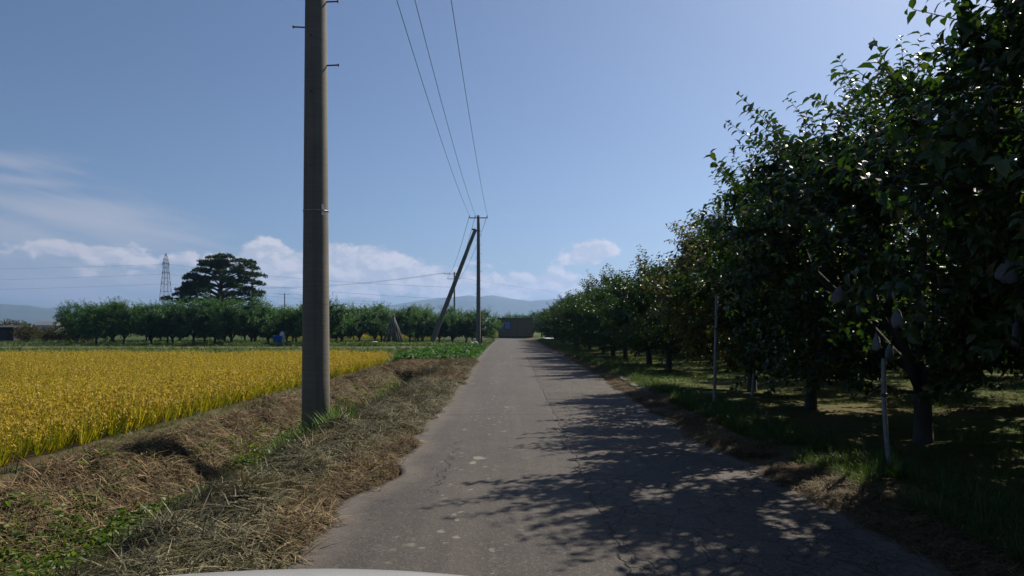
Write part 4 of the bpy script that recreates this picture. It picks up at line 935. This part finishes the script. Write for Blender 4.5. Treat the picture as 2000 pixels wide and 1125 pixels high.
def sheet(px, py, w, d, label, seed):
    Y = F * CH / (py - HY); x = (px - CX) * Y / F; n = 16; g = np.random.default_rng(seed)
    u = np.linspace(-.5, .5, n); Xg, Yg = np.meshgrid(u * w, u * d); Zg = .07 + .05 * fbm(Xg * 2 + 5, Yg * 2 + 5, 3, seed) + gz(Xg + x, Yg + Y)
    top = np.stack([Xg.ravel() + x, Yg.ravel() + Y, Zg.ravel()], 1); i = (np.arange(n - 1)[:, None] * n + np.arange(n - 1)[None]).ravel()
    q = np.stack([i, i + 1, i + n + 1, i + n], 1); V = np.concatenate([top, top - np.array([0, 0, .004])]); Fq = np.concatenate([q, q[:, ::-1] + n * n])
    o = link('reflective_sheet', mk('reflective_sheet', V, Fq, white_m, smooth=True)); tag(o, label, 'sheet', 'pale sheets laid under the right orchard trees')
sheet(1077, 662.5, 2.2, 14, 'pale reflective sheet on the ground under the far right trees', 2)
sheet(1165, 663.5, 5.0, 9, 'second pale sheet, further right under the far trees', 6)
def fruit_bag(px, py, Y, s, label):
    x, y, z = W(px, py, Y); r = empty('fruit_bag', (x, y, z)); tag(r, label, 'fruit bag', 'paper bags hanging in the dark right trees'); r.rotation_euler = (.1 * math.sin(px), .12 * math.cos(px), px * .7)
    n = 14; V = []; prof = [(.02, .10), (.03, .085), (.055, .05), (.075, .0), (.08, -.05), (.07, -.085), (.045, -.1), (.01, -.103)]
    for a, c in prof:
        for j in range(n):
            t = j * 2 * PI / n; k = 1 + .22 * math.sin(3 * t + c * 30 + px) + .12 * math.sin(7 * t + c * 60); V.append((a * math.cos(t) * k * s, a * .45 * math.sin(t) * k * s, c * s * (1 + .12 * math.sin(2 * t + px))))
    Fq = [(i * n + j, i * n + (j + 1) % n, (i + 1) * n + (j + 1) % n, (i + 1) * n + j) for i in range(len(prof) - 1) for j in range(n)]
    m = MB(); m.add(V, Fq); m.build('bag', paper, r, True)
    b = MB(); b.bar((0, 0, .09 * s), (.01, 0, .2 * s), .004, 5); b.build('twist_tie', dark_steel, r)
for i, (px, py, Y, lab) in enumerate([(1637, 576, 7.3, 'small pale paper bag, leftmost of those hanging in the dark trees'), (1680, 598, 6.9, 'pale paper bag hanging just right of the leftmost one'), (1753, 622, 6.6, 'pale paper bag alone in the middle of the dark crown'),
                                      (1738, 688, 6.4, 'lowest pale paper bag, just above the bent stake'), (1712, 668, 6.8, 'dim paper bag beside the lowest one'), (1970, 526, 4.2, 'pale paper bag high at the right edge'), (1985, 652, 4.6, 'pale paper bag low at the right edge')]):
    fruit_bag(px, py, Y + 1.3, .95, lab)
def culvert():
    r = empty('culvert_pipe', (-3.5, 24.95, -.44)); tag(r, 'dark round culvert mouth at the far end of the ditch', 'culvert')
    n = 24; V, Fq = [], []
    for (rad, yy) in ((.27, 0), (.235, 0), (.235, 2.2), (.27, 2.2)):
        for j in range(n): a = j * 2 * PI / n; V.append((rad * math.cos(a), yy, rad * math.sin(a) + .1))
    for i in range(4): Fq += [(i * n + j, i * n + (j + 1) % n, ((i + 1) % 4) * n + (j + 1) % n, ((i + 1) % 4) * n + j) for j in range(n)]
    m = MB(); m.add(V, Fq); m.build('pipe', mossy, r, True)
    m = MB(); m.add([(.23 * math.cos(j * 2 * PI / n), 2.1, .23 * math.sin(j * 2 * PI / n) + .1) for j in range(n)], [tuple(range(n))]); m.build('dark_end_disc', shed_trim, r)  # near-black disc deep in the pipe, its colour stands in for shade inside
culvert()
def kerb():
    r = empty('kerb', (0, 0, 0)); tag(r, 'short stretch of pale concrete kerb along the right road edge', 'kerb'); me = None
    for i in range(9):
        Y = 16.6 + i * .62; x = 3.05 + .05 * math.sin(i * 1.7) + (i * .012)
        if me is None:
            b = MB(); b.box((0, 0, 0), (.14, .58, .16)); me = b.mesh('kerb_stone', kerb_m)
        o = link('kerb_stone', me, r, (x, Y, .015 + .015 * math.sin(i * 2.3))); o.rotation_euler = (.02 * math.sin(i * 3), .06 * math.sin(i * 1.3), .05 * math.cos(i * 2.1))
kerb()

# ------------------------------------------------------------------ the car the photo was taken from (its nose)
def car():
    cx = -.40; r = empty('car', (cx, 0, 0)); tag(r, 'white car bonnet at the bottom edge of the picture', 'car')
    ys = np.array([.55, .8, 1.05, 1.25, 1.42, 1.56, 1.68, 1.78, 1.86]); zs = np.array([1.10, 1.10, 1.085, 1.062, 1.034, .990, .925, .83, .71]); n = 25; u = np.linspace(-1, 1, n)
    V = []
    for yv, zv in zip(ys, zs):
        w = .70 - .05 * max(0, yv - 1.3)
        for q in u: V.append((q * w, yv - .10 * q * q, zv - .045 * q * q - .04 * q ** 6))
    Fq = [(i * n + j, i * n + j + 1, (i + 1) * n + j + 1, (i + 1) * n + j) for i in range(len(ys) - 1) for j in range(n - 1)]
    m = MB(); m.add(V, Fq); m.build('bonnet', paint, r, True)
    for sx in (-1, 1):
        m = MB(); P = []
        for yv, zv in zip(ys, zs):
            w = .705 - .05 * max(0, yv - 1.3)
            for (dx, z) in ((0, zv - .09), (.06, zv - .13), (.1, zv - .25), (.11, .62), (.09, .3)): P.append((sx * (w + dx), yv - .10 - .04 * dx, min(z, zv - .09)))
        m.add(P, [(i * 5 + j, i * 5 + j + 1, (i + 1) * 5 + j + 1, (i + 1) * 5 + j) for i in range(len(ys) - 1) for j in range(4)]); m.build('fender', paint, r, True)
        m = MB(); m.lathe([(.05, -.03), (.1, -.02), (.125, .0), (.1, .02), (.03, .03)], 16); o = m.build('headlight', lens_m, r, True, (sx * .55, 1.80, .66)); o.rotation_euler = (R(-80), 0, 0); o.scale = (1.3, .8, 1)
        wl = MB(); wl.lathe([(.18, -.08), (.25, -.085), (.28, -.05), (.28, .05), (.25, .085), (.18, .08)], 28); w = wl.build('wheel', tyre_m, r, True, (sx * .66, 1.22, .282)); w.rotation_euler = (0, R(90), 0)
        rm = MB(); rm.lathe([(.02, -.05), (.175, -.06), (.178, .06), (.12, .05), (.02, .06)], 20); rm.build('rim', steel, w, True)
    m = MB(); m.box((0, .42, 1.03), (1.36, .24, .07)); m.box((0, .315, .7), (1.4, .03, .6)); m.build('cowl', plastic_dark, r)
    m = MB(); m.box((0, 1.80, .42), (1.52, .12, .34)); m.build('bumper', paint, r)
    m = MB(); m.box((0, 1.815, .64), (.8, .06, .08)); m.build('grille', plastic_dark, r)
car()

# ------------------------------------------------------------------ haze over the plain
def haze():
    b = MB(); b.box((0, 0, 159), (12800, 12800, 322)); 
    m = bpy.data.materials.new('haze_air'); m.use_nodes = True; t = m.node_tree; t.nodes.clear()
    o = t.nodes.new('ShaderNodeOutputMaterial'); v = t.nodes.new('ShaderNodeVolumePrincipled')
    v.inputs['Color'].default_value = (.36, .58, 1.0, 1); v.inputs['Density'].default_value = 1.75e-4; v.inputs['Anisotropy'].default_value = .35
    v.inputs['Density Attribute'].default_value = ''; v.inputs['Temperature Attribute'].default_value = ''
    t.links.new(v.outputs[0], o.inputs['Volume']); m.cycles.homogeneous_volume = True
    ob = b.build('haze', m); tag(ob, 'pale blue haze over the plain', 'haze', kind='stuff')
haze()
